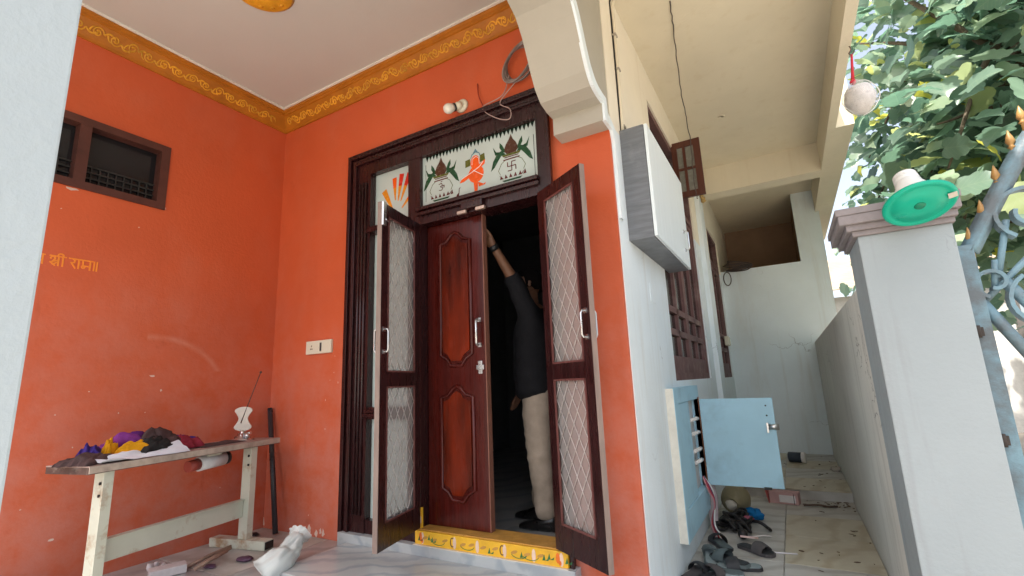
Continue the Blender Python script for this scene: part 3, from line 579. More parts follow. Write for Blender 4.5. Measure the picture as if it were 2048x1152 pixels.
# screen doors: frames with fly mesh and diamond grille; hinge point, free end
def screen(hx, hy, ex, ey, lab, gs):
    h = Vector((hx, hy, 0)); e = Vector((ex, ey, 0)); L = (e-h).length; u = (e-h).normalized(); w = Vector((-u.y, u.x, 0))
    M = Matrix((u, w, Vector((0, 0, 1)))).transposed().to_4x4(); M.translation = h
    z0, z1, zm0, zm1 = .178, 2.13, 1.035, 1.115; s = .07; t = .016
    b = B(); b.box(0, s, -t, t, z0, z1, M, .002); b.box(L-s, L-.003, -t, t, z0, z1, M, .002)
    for a, c in ((z0, z0+.13), (zm0, zm1), (z1-.075, z1)): b.box(s, L-s, -t+.001, t-.001, a, c, M)
    o = obj('screen_door', b, WOOD, H); o['label'] = lab
    b = B()
    obj('bare_edge', B().box(L-.003, L, -t+.001, t-.001, z0, z1, M), WOODE, o)
    bead = B()
    for a, c in ((z0+.13, zm0), (zm1, z1-.075)):
        for sg in (-1, 1):
            yy = sg*t
            for q in ((s, s+.01, a, c), (L-s-.01, L-s, a, c), (s, L-s, a, a+.01), (s, L-s, c-.01, c)): bead.box(q[0], q[1], yy-.004, yy+.004, q[2], q[3], M)
        obj('fly_mesh', B().box(s, L-s, -.001, .001, a, c, M), FLYMESH, o)
        g = B(); W = L-2*s; Hh = c-a; p = .074; asp = 1.7
        for sg in (1, -1):
            k = -int(Hh/(p*asp))-2
            while k*p < W+Hh:
                # line u = k*p + sg*(v/asp)
                pts = []
                for v in (0, Hh):
                    pts.append((k*p+sg*v/asp, v))
                (ua, va), (ub, vb) = pts
                # clip to 0..W
                def cl(ua, va, ub, vb):
                    if ub == ua: return None
                    t0, t1 = 0, 1
                    for lo, d in ((0-ua, ub-ua), (-(W-ua), -(ub-ua))):
                        r = lo/d
                        if d > 0: t0 = max(t0, r)
                        else: t1 = min(t1, r)
                    return None if t0 >= t1-1e-3 else ((ua+(ub-ua)*t0, va+(vb-va)*t0), (ua+(ub-ua)*t1, va+(vb-va)*t1))
                q = cl(ua, va, ub, vb)
                if q: g.tube([M @ Vector((s+q[0][0], gs*.007, a+q[0][1])), M @ Vector((s+q[1][0], gs*.007, a+q[1][1]))], .0024, 5)
                k += 1
        obj('diamond_grille', g, flat('pale_grille_metal', (.50, .47, .45), .45, dirt=(.3, .25, .22), damt=.6, dscale=9), o)
    obj('glazing_bead', bead, flat('worn_bead', (.14, .05, .045), .35, coat=.3), o)
    return o, M, L
SL, ML, LL = screen(DX0, -.055, 1.715, -.505, 'left screen door with wire mesh swung open outward', 1)
SR, MR, LR = screen(DX1+.012, -.055, 2.925, -.28, 'right screen door with wire mesh swung open outward', -1)
for o, M, L, sg in ((SL, ML, LL, 1), (SR, MR, LR, 1)):
    for side_ in (1, -1):
        p0 = M @ Vector((L-.035, side_*.016, 1.23)); p1 = M @ Vector((L-.035, side_*.016, 1.36)); ot = (M.to_3x3() @ Vector((0, side_*.03, 0)))
        pull(o, p0, p1, ot, .006)
obj('tower_bolt', B().box(LL-.028, LL+.005, .016, .03, 1.98, 2.128, ML, .002), STEEL, SL)
obj('tower_bolt', B().tube([ML @ Vector((LL-.06, .02, 2.02)), ML @ Vector((LL-.02, .03, 2.02))], .005, 6), STEEL, SL)
# steps
STEPM = m_marble('white_blue_veined_marble', (.52, .555, .56), (.38, .43, .46), 2.6, 62, .22, (.42, .43, .43))
obj('door_step', B().box(.93, 2.66, -.078, 0, .0, .0865, bev=.003), STEPM, H)
obj('door_step', B().box(1.02, 2.76, -.60, -.079, .001, .032, bev=.004), STEPM, H)
obj('frame_foot', B().box(FX0-.01, 1.15, -.045, .0, .0, .069), flat('white_washed_marble', (.62, .63, .62)), H)

# ------------------------------------------------------------------ side windows
def side_window(y0, y1, z0, z1, bays, lab):
    b = B(); t = .055; xo_ = XE-.015
    b.box(xo_-.09, xo_, y0, y0+t, z0, z1); b.box(xo_-.09, xo_, y1-t, y1, z0, z1); b.box(xo_-.09, xo_, y0+t, y1-t, z1-t, z1); b.box(xo_-.09, xo_, y0+t, y1-t, z0, z0+t)
    o = obj('window', b, WINW, H); o['label'] = lab
    w = (y1-y0-2*t)/bays; ztr = z1-.62 if z1 > 3 else z1-.45
    for i in range(bays):
        a = y0+t+i*w; c = a+w
        s = B(); d = xo_-.01
        s.box(d-.04, d, a+.002, a+.06, z0+t, ztr); s.box(d-.04, d, c-.06, c-.002, z0+t, ztr); s.box(d-.039, d-.001, a+.06, c-.06, z0+t, z0+t+.13)
        for zz in (z0+t+.29, z0+t+.47, ztr-.07): s.box(d-.039, d-.001, a+.06, c-.06, zz, zz+.05)
        s.box(d-.039, d-.001, (a+c)/2-.022, (a+c)/2+.022, z0+t+.13, ztr)
        lf = obj('window_leaf', s, WINW, o)
        for q0, q1 in ((a+.06, (a+c)/2-.022), ((a+c)/2+.022, c-.06)):
            for h0, h1 in ((z0+t+.13, z0+t+.29), (z0+t+.34, z0+t+.47), (z0+t+.52, ztr-.07)): obj('pane', B().box(d-.03, d-.026, q0, q1, h0, h1), DARKG, lf)
    obj('transom', B().box(xo_-.08, xo_-.002, y0+t, y1-t, ztr, ztr+.05), WINW, o)
    obj('upper_pane', B().box(xo_-.06, xo_-.055, y0+t, y1-t, ztr+.05, z1-t), DARKG, o)
    return o
w1 = side_window(*SW[0], 2, 'tall dusty brown window with small panes above the blue meter box')
w2 = side_window(*SW[1], 1, 'narrow brown window beside the far wall')
# open ventilator shutter
b = B(); y = 2.05; x0, x1, z0, z1 = XE-.01, 3.262, 2.68, 3.25
b.box(x0, x1, y, y+.03, z0, z0+.06); b.box(x0, x1, y, y+.03, z1-.06, z1); b.box(x0, x0+.05, y, y+.03, z0+.06, z1-.06); b.box(x1-.06, x1, y, y+.03, z0+.06, z1-.06)
b.box((x0+x1)/2-.03, (x0+x1)/2-.005, y+.002, y+.028, z0+.06, z1-.06); b.box(x0+.05, x1-.06, y+.003, y+.027, (z0+z1)/2-.012, (z0+z1)/2+.012)
sh = obj('ventilator_shutter', b, BROWNW, w1); sh['label'] = 'open brown shutter with four panes near the ceiling'
gl = flat('dusty_pane', (.22, .22, .19), .25)
for a, c in ((x0+.05, (x0+x1)/2-.03), ((x0+x1)/2-.005, x1-.06)):
    for d, e in ((z0+.06, (z0+z1)/2-.012), ((z0+z1)/2+.012, z1-.06)): obj('pane', B().box(a, c, y+.012, y+.016, d, e), gl, sh)
# pilaster strip between windows
obj('pilaster', B().box(XE, XE+.05, 3.2, 3.5, -.1, 3.3), WHITE, H)
obj('wall_box_outline', B().box(XE-.002, XE+.004, .57, .70, 1.50, 1.62, bev=.002), WHITE, H)

# ------------------------------------------------------------------ things on the walls
# wall cabinet
K = thing('wall_cabinet', (3.09, .7, 1.81), 'grey laminate wall cabinet with white door on the side wall', 'cabinet')
y0, y1, z0, z1, x1 = .19, 1.25, 1.81, 2.51, 3.155
b = B(); b.box(XE, x1, y0, y0+.02, z0, z1); b.box(XE, x1, y1-.02, y1, z0, z1); b.box(XE, x1, y0+.02, y1-.02, z1-.02, z1); b.box(XE, x1, y0+.02, y1-.02, z0, z0+.02); b.box(XE, XE+.01, y0+.02, y1-.02, z0+.02, z1-.02)
obj('carcass', b, GREYLAM, K)
Md = Matrix.Translation((x1+.0015, y1, 0)) @ Matrix.Rotation(R(.12), 4, 'Z') @ Matrix.Translation((-x1, -y1, 0))
dr = obj('cabinet_door', B().box(x1, x1+.018, y0, y1, z0+.004, z1-.002, Md), WHITELAM, K)
pull(dr, Md @ Vector((x1+.018, y1-.16, 1.93)), Md @ Vector((x1+.018, y1-.16, 2.07)), (.03, 0, 0), .006)
# meter cabinet with open blue door
MC = thing('meter_cabinet', (3.04, 1.3, 0.03), 'pale blue meter cabinet with one door swung open', 'meter cabinet')
y0, y1, z0, z1, xf = .715, 1.62, .035, .95, 3.062
b = B(); t = .10
b.box(XE, xf, y0, y0+t, z0, z1); b.box(XE, xf, y1-.05, y1, z0, z1); b.box(XE, xf, y0+t, y1-.05, z1-.10, z1); b.box(XE, xf, y0+t, y1-.05, z0, z0+.17)
obj('casing', b, BLUE, MC)
obj('casing_side', B().box(XE, xf-.003, y0-.004, y0, z0, z1), flat('whitewashed_board', (.70, .68, .60), .6, dirt=(.4, .36, .3), damt=.5, dscale=6), MC)
obj('back_board', B().box(XE-.0005, XE+.004, y0+t, y1-.05, z0+.17, z1-.10), flat('pale_meter_back', (.62, .6, .58)), MC)
cd_ = obj('closed_door', B().box(XE+.03, xf-.006, y0+t+.003, 1.20, z0+.173, z1-.103), BLUE, MC)
obj('timber_strip', B().box(XE+.02, xf+.004, 1.57, 1.60, z0+.12, z1-.09), flat('reddish_timber', (.24, .075, .03), .6, var=.3), MC)
od = obj('open_door', B().box(3.075, 3.578, 1.555, 1.573, .215, .845, bev=.002), BLUE, MC)
s = B(); s.tube([(3.53, 1.553, .64), (3.60, 1.553, .64)], .022, 10); s.box(3.52, 3.532, 1.53, 1.556, .60, .67); obj('latch', s, STEEL, od)
for z in (.79, .72): obj('bolt_hole', B().lathe([(.006, 0), (.006, .003)], (3.53, 1.5545, z), 8, Matrix.Rotation(R(90), 4, 'X')), BLACKP, od)
obj('hinge', B().box(3.45, 3.50, 1.545, 1.575, .205, .222), BLACKP, od)
for z in (.70, .60, .48, .40): obj('fuse', B().tube([(XE+.02, 1.3, z), (XE+.05, 1.42, z+.01), (XE+.04, 1.53, z)], .014, 8), flat('white_ceramic', (.75, .73, .7), .3), MC)
for k, (mm, dx) in enumerate(((flat('red_wire_plastic', (.35, .03, .04)), 0), (flat('purple_wire_plastic', (.14, .03, .12)), .012), (flat('white_wire_plastic', (.6, .6, .58)), .02), (flat('pink_wire_plastic', (.45, .22, .24)), -.012))):
    obj('wire', B().tube(bez([(3.05, 1.50+dx, .28), (3.09+dx, 1.47, .2), (3.11, 1.5+dx, .10), (3.09+dx, 1.45-dx*2, -.03), (3.13+dx*2, 1.40, -.11)], 6), .006, 6), mm, MC)
obj('rag', B().prism([(0, 0), (.05, .02), (.07, .2), (.05, .34), (.0, .32), (-.01, .15)], .02, PY(3.045, 1.66, -.10)), flat('faded_striped_rag', (.42, .36, .38), .9, var=.3, scale=30, stretch=(6, 1, .3)), MC)
# switch board, bulb holder, wires
SB = thing('switch_board', (.59, -.01, 1.30), 'ivory switch board on the orange wall beside the door frame', 'switch')
p0 = on(617, 684, 'y', 0); p1 = on(666, 705, 'y', 0)
obj('plate', B().box(p0.x, p1.x, -.022, 0, p1.z, p0.z, bev=.005), IVORY, SB)
cx = p0.x+(p1.x-p0.x)*.38; cz = (p0.z+p1.z)/2
for k in range(3):
    obj('socket_hole', B().lathe([(.006, 0), (.006, .002)], (cx-.05+[0, .016, .008][k], -.022, cz+[-.012, -.012, .012][k]), 8, Matrix.Rotation(R(90), 4, 'X')), flat('socket_shadow', (.25, .22, .16)), SB)
obj('rocker', B().box(cx+.055, cx+.073, -.026, -.02, cz-.032, cz+.032, bev=.002), flat('dark_rocker', (.05, .05, .05)), SB)
obj('rocker_bezel', B().box(cx+.01, cx+.045, -.024, -.02, cz-.03, cz+.03, bev=.002), IVORY, SB)
BL = thing('bulb_holder', (1.95, -.03, 2.87), 'angled white bulb holder with bulb above the door frame', 'lamp holder')
c = on(925, 213, 'y', 0); Mb = (Vector((-.55, -.72, -.42))).to_track_quat('Z', 'Y').to_matrix().to_4x4()
obj('mount', B().lathe([(.05, 0), (.05, .012), (.042, .02)], (c.x, .0, c.z), 18, Matrix.Rotation(R(90), 4, 'X')), IVORY, BL)
obj('holder', B().lathe([(.028, 0), (.03, .03), (.026, .034), (.026, .06)], (c.x, -.015, c.z), 16, Mb), IVORY, BL)
obj('band', B().lathe([(.0285, .05), (.0285, .062)], (c.x, -.015, c.z), 16, Mb), BLACKP, BL)
obj('bulb', B().lathe([(.024, .06), (.03, .075), (.036, .095), (.034, .115), (.024, .13), (.008, .137)], (c.x, -.015, c.z), 16, Mb), mat('opal_glass', (.8, .78, .68), rough=.25, var=.02), BL)
CC = thing('cable_coil', (2.45, -.05, 3.0), 'coil of grey cable hung on the orange wall beneath the cornice', 'cable')
c = on(1037, 122, 'y', -.05); s = B()
for k in range(6):
    r = .118+.007*(k % 3); s.tube([(c.x+.9*r*math.cos(a), -.02-.007*k+.004*math.sin(a*2+k), c.z+1.0*r*math.sin(a+k*.1)) for a in [2*math.pi*i/28 for i in range(28)]], .006, 5, closed=True)
obj('coil', s, flat('grey_cable', (.26, .21, .19), .5, var=.25), CC)
g = [(c.x-.05, -.03, c.z-.12)]
P = lambda px, py, y=-.04: tuple(on(px, py, 'y', y))
obj('tail', B().tube(bez([P(1018, 150), P(1005, 190), P(965, 215), P(990, 235, -.07), P(1018, 238, -.08), P(1020, 218, -.08), P(1000, 205, -.06), P(1030, 165)], 8), .0035, 5), flat('pinkish_cable', (.45, .33, .30)), CC)
obj('tail', B().tube(bez([P(955, 168, -.005), P(957, 190, -.02), P(966, 212, -.03)], 8), .004, 5), flat('red_cable', (.30, .03, .015)), CC)
# conduit, hanging wire, ceiling ring
CO = thing('conduit_pipe', (XE+.012, .24, 2.5), 'cream conduit pipe bending from the side wall onto the ceiling', 'pipe')
obj('pipe', B().tube(bez([(XE+.013, .22, 2.52), (XE+.013, .235, 2.9), (XE+.013, .245, 3.3), (XE+.015, .25, 3.44), (XE+.06, .26, 3.505), (XE+.2, .28, 3.506), (XE+.45, .30, 3.506)], 6), .011, 10), CREAM, CO)
for z in (2.55, 2.95, 3.2): obj('clip', B().box(XE, XE+.028, .22, .262, z, z+.012), flat('grey_clip', (.4, .36, .3)), CO)
obj('black_cable', B().tube(bez([(XE+.006, .215, 2.5), (XE+.006, .222, 2.9), (XE+.006, .228, 3.3), (XE+.008, .232, 3.47), (XE+.07, .24, 3.512), (XE+.4, .26, 3.512)], 6), .005, 6), BLACKP, CO)
wp = [(3.352, .50, 3.515), (3.38, .9, 3.45), (3.36, 1.4, 3.30), (3.345, 1.75, 3.25), (3.31, 2.02, 3.05), (3.29, 2.05, 2.8), (3.28, 2.06, 2.66)]
obj('hanging_wire', B().tube([Vector(p)+Vector((random.uniform(-.004, .004),)*3) for p in bez([tuple(on(1340, 2, 'z', 3.515))]+[tuple(on(px, py, 'y', yy)) for px, py, yy in ((1347, 60, .8), (1353, 110, 1.05), (1362, 180, 1.4), (1372, 235, 1.7), (1382, 290, 1.98), (1386, 340, 2.0), (1392, 385, 2.02), (1395, 398, 2.02))], 6)], .004, 6),
    flat('grey_brown_wire', (.10, .08, .07)), None, 'thin dark wire hanging from the passage ceiling past the open shutter', 'wire')
cr = on(1443, 233, 'z', ZC)
obj('ceiling_ring', B().lathe([(.016, 0), (.022, -.006), (.03, -.006), (.034, 0)], (cr.x, cr.y, ZC-.0005), 16), CREAM, None, 'small round cream ring on the passage ceiling', 'ceiling ring')
# box on second window and cable bundle at the loft
jb = on(1452, 683, 'x', XE)
obj('junction_box', B().box(XE, XE+.05, jb.y-.16, jb.y+.1, jb.z-.06, jb.z+.06, bev=.008), IVORY, None, 'small ivory junction box on the narrow far window', 'junction box')
s = B()
for k in range(5):
    s.tube(bez([(3.06+.02*k, 5.06, 2.60+.012*k), (3.16, 5.02-.02*k, 2.56+.02*k), (3.3+.03*k, 5.05, 2.55+.01*k), (3.43, 5.08, 2.55+.02*(k % 2)), (3.36, 5.05, 2.50+.02*k), (3.2, 5.04, 2.50+.01*k), (3.09, 5.08, 2.53)], 6), .008, 6)
s.tube([(3.10+.05*math.cos(a), 5.03, 2.40+.1*math.sin(a)) for a in [2*math.pi*i/16 for i in range(16)]], .008, 6, closed=True)
obj('cable_bundle', s, flat('black_brown_cable', (.05, .035, .03)), None, 'tangled black cables at the corner of the loft opening', 'cable')
s = B()
for k in range(9): s.ball((XE+.02+random.uniform(0, .06), 3.36+random.uniform(-.08, .06), 3.14+random.uniform(-.06, .06)), random.uniform(.018, .035), 8, 6, disp=.4, seed=k)
obj('mud_nest', s, flat('yellow_mud', (.48, .32, .12), .9, bump=.3), None, 'yellowish mud nest stuck on the wall below the cross beam', 'nest')

# ------------------------------------------------------------------ compound wall, gate pillar, gate
CW = obj('compound_wall', B().box(XC, XC+.14, .25, YF-.01, -.3, 1.408, bev=.006), COMP, None, 'stained greyish white compound wall along the passage', 'wall')
GP = thing('gate_pillar', (4.215, .17, -.15), 'white gate pillar with stepped grey cap', 'pillar')
obj('shaft', B().box(4.052, 4.366, .0, .34, -.3, 1.585, bev=.005), GPW, GP)
for k, (d, a, c) in enumerate(((.018, 1.585, 1.607), (.038, 1.607, 1.634), (.062, 1.634, 1.675), (.07, 1.675, 1.705))):
    obj('cap_course', B().box(4.052-d, 4.366+d*.45, -d*.8, .34+d, a, c, bev=.003), mat('grey_cap_paint', (.25, .225, .23), dirt=(.14, .12, .12), damt=.5, dscale=7, rough=.7, var=.1, scale=6, bump=.15), GP)
G = thing('gate', (4.7, .12, -.1), 'blue painted iron gate with scrolls and gold spear tips', 'gate')
yg = .10
Q = lambda px, py: on(px, py, 'y', yg)
obj('post', B().box(4.375, 4.43, yg-.03, yg+.012, -.1, 1.50, bev=.003), BLUEG, G)
a, c = Q(1938, 503), Q(2060, 250); d = (c-a).normalized()
rail = [a]+[a+d*t for t in (.1, .2, .3, .45, .62)]; rail = bez([tuple(a), tuple(a+d*.25+Vector((.004, 0, 0))), tuple(a+d*.5+Vector((.02, 0, 0))), tuple(a+d*.75+Vector((.09, 0, -.02))), tuple(a+d*.98+Vector((.26, 0, -.07)))], 8)
obj('top_rail', B().tube(rail, .033, 4), BLUEG, G)
def bar(p, q, r, n=10, name='bar'): return obj(name, B().tube([p, q], r, n), BLUEG, G)
bar(Q(1962, 604), Q(2110, 764), .021); bar(Q(2006, 560), Q(2150, 690), .021)
bar(Q(1966, 606), Q(2080, 490), .012); 
obj('lower_rail', B().box(4.43, 5.6, yg-.02, yg+.01, .30, .36), BLUEG, G); obj('lower_rail', B().box(4.43, 5.6, yg-.02, yg+.01, -.06, 0), BLUEG, G)
for k in range(7): x = 4.56+k*.16; bar(Vector((x, yg, -.05)), Vector((x, yg, 1.02-.02*k)), .013)
def curl(px, py, r, a0, turns, lab='scroll', w=.045, sg=1):
    c = Q(px, py); pts = []
    for i in range(28):
        t = i/27; rr = r*(1-.62*t); an = a0+sg*turns*2*math.pi*t; pts.append((c.x+rr*math.cos(an), c.z+rr*math.sin(an)))
    s = B(); vs = []; fs = []
    for (x, z) in pts:
        dx, dz = x-c.x, z-c.z; l = math.hypot(dx, dz); nx, nz = dx/l*.007, dz/l*.007
        vs += [(x-nx, yg-w/2, z-nz), (x+nx, yg-w/2, z+nz), (x+nx, yg+w/2, z+nz), (x-nx, yg+w/2, z-nz)]
    for i in range(len(pts)-1): fs += [(i*4+k, i*4+(k+1) % 4, i*4+4+(k+1) % 4, i*4+4+k) for k in range(4)]
    s.add(vs, fs); obj(lab, s, BLUEG, G)
curl(1985, 565, .062, R(250), 1.0, sg=-1); curl(2058, 420, .115, R(240), 1.2, sg=-1); curl(2100, 600, .12, R(120), 1.2)
bar(Q(1990, 520), Q(1990, 580), .012, 6); bar(Q(2012, 440), Q(1996, 556), .012, 6)
GT = mat('gold_painted_tip', (.34, .19, .06), rough=.4, var=.2, scale=20)
for px, py in ((1937, 470), (1961, 415), (1989, 345), (2018, 275), (2040, 225)):
    p = Q(px+6, py+22)
    tp = obj('spear_tip', B().lathe([(.006, -.05), (.007, 0), (.014, .005), (.007, .012), (.009, .018), (.016, .030), (.011, .050), (.005, .068), (.001, .08)], p, 10), GT, G)
for z in (1.13, .72, .30): obj('hinge', B().box(4.372, 4.40, yg-.04, yg-.028, z, z+.035).tube([(4.383, yg-.042, z-.006), (4.383, yg-.042, z+.042)], .008, 8), mat('dark_rust', (.05, .04, .035), .8), G)
# green bulb-shaped lamp on the pillar
LP = thing('green_lamp', (4.24, -.1, 1.6), 'white lamp with wide green disc face mounted on the gate pillar', 'lamp')
c = on(1838, 408, 'y', -.17); dirv = Vector((.06, -.46, -.885)).normalized(); Ml = dirv.to_track_quat('Z', 'Y').to_matrix().to_4x4()
obj('body', B().lathe([(.030, -.165), (.040, -.162), (.041, -.150), (.036, -.146), (.042, -.140), (.042, -.128), (.038, -.124), (.044, -.118), (.046, -.10), (.054, -.085), (.064, -.06), (.078, -.03), (.09, -.008), (.09, .0)], c, 28, Ml), mat('white_lamp_plastic', (.75, .76, .72), rough=.4, var=.02), LP)
GRN = mat('green_plastic', (.0, .38, .25), rough=.35, var=.06, scale=8, spec=.4)
dsc = obj('disc', B().lathe([(.02, -.012), (.105, -.008), (.117, -.004), (.117, .004), (.108, .010), (.10, .006), (.088, .004), (.086, .008), (.03, .010), (.012, .010)], c, 48, Ml), GRN, LP)
obj('hub', B().lathe([(.02, .008), (.016, .014), (.004, .016)], c, 16, Ml), mat('dark_green_plastic', (.0, .2, .11), .4), LP)
obj('sticker', B().box(.085, .112, -.012, .014, .009, .012, Matrix.Translation(c) @ Ml @ Matrix.Rotation(R(20), 4, 'Z')), flat('torn_sticker', (.6, .55, .48)), LP)
e = c+dirv*-.15
obj('bracket', B().tube([e, Vector((e.x, .02, e.z+.0)), Vector((e.x, .02, 1.66))], .011, 8), STEEL, LP)
# gourd in a net hanging from the edge beam
GD = thing('hanging_gourd', (4.37, 1.2, 2.7), 'pale gourd wrapped in thin plastic hung from a hook by red cord', 'gourd')
hk = Vector((4.366, 1.20, 3.2)); gc = Vector((4.372, 1.21, 2.84))
hk = on(1697, 88, 'x', 4.368); hk.z = 3.205; gc = on(1720, 197, 'y', hk.y); 
obj('hook', B().tube(bez([hk, hk+Vector((.005, -.01, -.035)), hk+Vector((-.01, -.005, -.06)), hk+Vector((.008, .0, -.07)), hk+Vector((.02, .005, -.05))], 6), .0035, 6), flat('rusty_hook', (.12, .06, .04)), GD)
kn = hk+Vector((.005, 0, -.07)); nk = gc+Vector((-.02, 0, .13))
obj('cord', B().tube([kn, kn.lerp(nk, .6), nk], [.007, .009, .012], 7).ball(nk, .02, 8, 6), flat('red_cord', (.55, .03, .05), .8), GD)
obj('gourd', B().ball(gc, (.088, .088, .105), 22, 16, disp=.12, seed=3, freq=2), mat('grey_white_gourd', (.62, .58, .55), rough=.6, var=.25, scale=14, bump=.3, dirt=(.16, .12, .1), damt=.7, dscale=14, dlo=.58, dhi=.7), GD)
obj('plastic_wrap', B().lathe([(.012, .14), (.04, .11), (.075, .07), (.098, .0), (.09, -.06), (.055, -.105), (.01, -.125)], gc, 18), m_mesh('clear_wrap', (.8, .8, .8), .25), GD)
obj('net_string', B().tube(bez([nk, gc+Vector((.05, -.03, .10)), gc+Vector((.105, -.02, .0)), gc+Vector((.06, -.02, -.1)), gc+Vector((0, 0, -.125))], 5), .003, 5).tube(bez([nk, gc+Vector((-.06, -.03, .08)), gc+Vector((-.103, -.02, -.01)), gc+Vector((-.05, -.02, -.105))], 5), .003, 5), flat('white_string', (.7, .7, .66)), GD)

# ------------------------------------------------------------------ table with cloths
th_ = R(12); tc = Vector((.345, -.80, 0)); TM = Matrix.Translation(tc) @ Matrix.Rotation(th_, 4, 'Z')
T = thing('sewing_table', (tc.x, tc.y, 0), 'worn narrow sewing table on pale metal legs against the orange wall', 'table')
TW, TL, TZ = .165, .62, .70
TOPM = mat('worn_brown_laminate', (.34, .25, .22), rough=.55, var=.25, scale=5, stretch=(6, 1, 1), dirt=(.08, .045, .035), damt=.6, dscale=4)
EDG = mat('dark_chipped_edge', (.09, .055, .045), rough=.7, var=.3, scale=20, dirt=(.35, .3, .26), damt=.7, dscale=14)
obj('tabletop', B().box(-TW, TW, -TL, TL, TZ-.006, TZ, TM, .001), TOPM, T)
obj('top_edge', B().box(-TW+.001, TW-.001, -TL+.001, TL-.001, TZ-.04, TZ-.006, TM), EDG, T)
obj('edge_strip', B().box(TW-.001, TW+.004, -TL, TL, TZ-.036, TZ-.002, TM), flat('pale_wooden_strip', (.42, .35, .29), .7, var=.25, scale=15), T)
PALE = mat('pale_green_metal', (.58, .60, .50), rough=.5, var=.06, scale=5, dirt=(.33, .17, .06), damt=.8, dscale=6, dlo=.55, dhi=.68, bump=.05)
for yl in (-.50, .43):
    lg = obj('leg', B().box(.05, .125, yl-.02, yl+.02, .06, TZ-.04, TM, .003), PALE, T)
    obj('leg_flange', B().box(.125, .135, yl-.028, yl+.02, .06, TZ-.04, TM), PALE, lg)
    for z in (TZ-.10, TZ-.16): obj('bolt', B().lathe([(.008, 0), (.008, .006)], TM @ Vector((.11, yl-.025, z)), 8, Matrix.Rotation(R(90), 4, 'X')), BLACKP, lg)
    obj('foot', B().box(-.18, .30, yl-.04, yl+.04, .002, .06, TM, .006), PALE, T)
    obj('foot_cap', B().box(.30, .306, yl-.034, yl+.034, .008, .054, TM), BLACKP, T)
obj('stretcher', B().box(.07, .085, -.475, .405, .20, .31, TM, .002), PALE, T)
obj('stretcher_lip', B().box(.055, .10, -.475, .405, .31, .315, TM), PALE, T)
mo = obj('motor', B().tube([TM @ Vector((.06, .06, .60)), TM @ Vector((.06, .24, .61))], .045, 16), flat('white_motor_paint', (.55, .55, .55), .4), T)
obj('motor_cap', B().tube([TM @ Vector((.06, .24, .61)), TM @ Vector((.06, .27, .611))], .043, 14), BLACKP, mo)
obj('motor_pulley', B().tube([TM @ Vector((.06, -.01, .595)), TM @ Vector((.06, .06, .60))], .035, 14), flat('red_brown_metal', (.28, .05, .035), .5), mo)
obj('motor_bracket', B().box(.03, .09, .10, .2, .64, TZ-.04, TM), PALE, mo)
# cloth pieces: crumpled sheets built as wrinkled mounds
def cloth(cx, cy, sx, sy, h, rot, m, lab, seed, base=0., cat='cloth', wr=1.0):
    """crumpled piece of fabric lying on the table, local table coords"""
    N, Mm = 30, 22; vs = []; fs = []
    cx, sx, cy = cx*.72+.0, sx*.72, cy-.03
    Mt = TM @ Matrix.Translation((cx, cy, TZ+base)) @ Matrix.Rotation(R(rot), 4, 'Z')
    for j in range(Mm+1):
        for i in range(N+1):
            u, v = i/N*2-1, j/Mm*2-1
            r = max(abs(u), abs(v)); edge = 1-r**3; q = Vector((u*2.2+seed, v*1.6-seed, seed*.37))
            k = noise.noise(q*.9)*.7
            fold = math.sin(u*5.5+2.2*noise.noise(q*1.2)+seed)*.5+math.sin(v*4.2-u*3+3*noise.noise(q*.8)+seed*2)*.35
            rg_ = 1-abs(math.sin(u*6.5+3*noise.noise(q*1.3)+v*2+seed)); z = max(.0025, edge*h*(.56+.32*k*wr+.14*fold*wr+.12*rg_*wr)+.004)
            dx = noise.noise(q*1.7+Vector((5, 0, 0)))*.22; dy = noise.noise(q*1.7+Vector((0, 9, 0)))*.22
            vs.append(Mt @ Vector(((u+dx*(.5+.5*r))*sx, (v+dy*(.5+.5*r))*sy, z)))
    nb = len(vs); W = N+1
    for j in range(Mm):
        for i in range(N): fs.append((j*W+i, j*W+i+1, (j+1)*W+i+1, (j+1)*W+i))
    vs2 = [v-Vector((0, 0, .002)) for v in vs]
    s = B().add(vs, fs, True); s.add(vs2, [f[::-1] for f in fs], True)
    return obj('cloth', s, m, None, lab, cat, 'cloths heaped on the sewing table')
def fabric(n, c, **k): return mat(n, c, rough=.9, var=.18, scale=9, bump=.25, bscale=160, spec=.15, **k)
PUR = fabric('purple_fabric', (.11, .022, .15)); YEL = fabric('yellow_fabric', (.60, .27, .01)); BRO = fabric('brown_fabric', (.085, .055, .055)); RED = fabric('red_fabric', (.27, .03, .05)); NAVY = fabric('blue_violet_fabric', (.05, .03, .20)); BLK = fabric('charcoal_fabric', (.025, .024, .024)); MAG = fabric('magenta_fabric', (.20, .04, .22))
cloth(.02, -.50, .13, .12, .075, 20, BRO, 'brown cloth folded at the free end of the sewing table', 1.3)
cloth(-.10, -.45, .08, .09, .11, 50, NAVY, 'violet cloth peeking out behind the yellow cloth on the table', 2.1, .01)
cloth(-.04, -.38, .04, .035, .125, 10, YEL, 'small yellow cloth tucked between violet and purple cloths', 3.7, .02)
cloth(-.10, -.27, .11, .12, .16, -15, MAG, 'purple magenta cloth crumpled in the middle of the heap', 4.9, .01)
cloth(.06, -.30, .035, .085, .10, -28, YEL, 'long yellow cloth lying across the front of the heap', 5.5, .015)
cloth(-.12, -.16, .12, .17, .175, -8, PUR, 'purple cloth under the top of the heap against the wall', 6.2, .0)
cloth(-.03, -.12, .13, .17, .165, 12, BRO, 'thick brown cloth bundle forming the top of the heap', 7.4, .015)
cloth(.07, -.19, .08, .11, .125, 5, BLK, 'charcoal cloth bunched in front of the brown bundle', 8.8, .005)
cloth(-.10, .03, .10, .13, .115, 0, NAVY, 'blue violet cloth folded behind the red cloth', 9.6, .0)
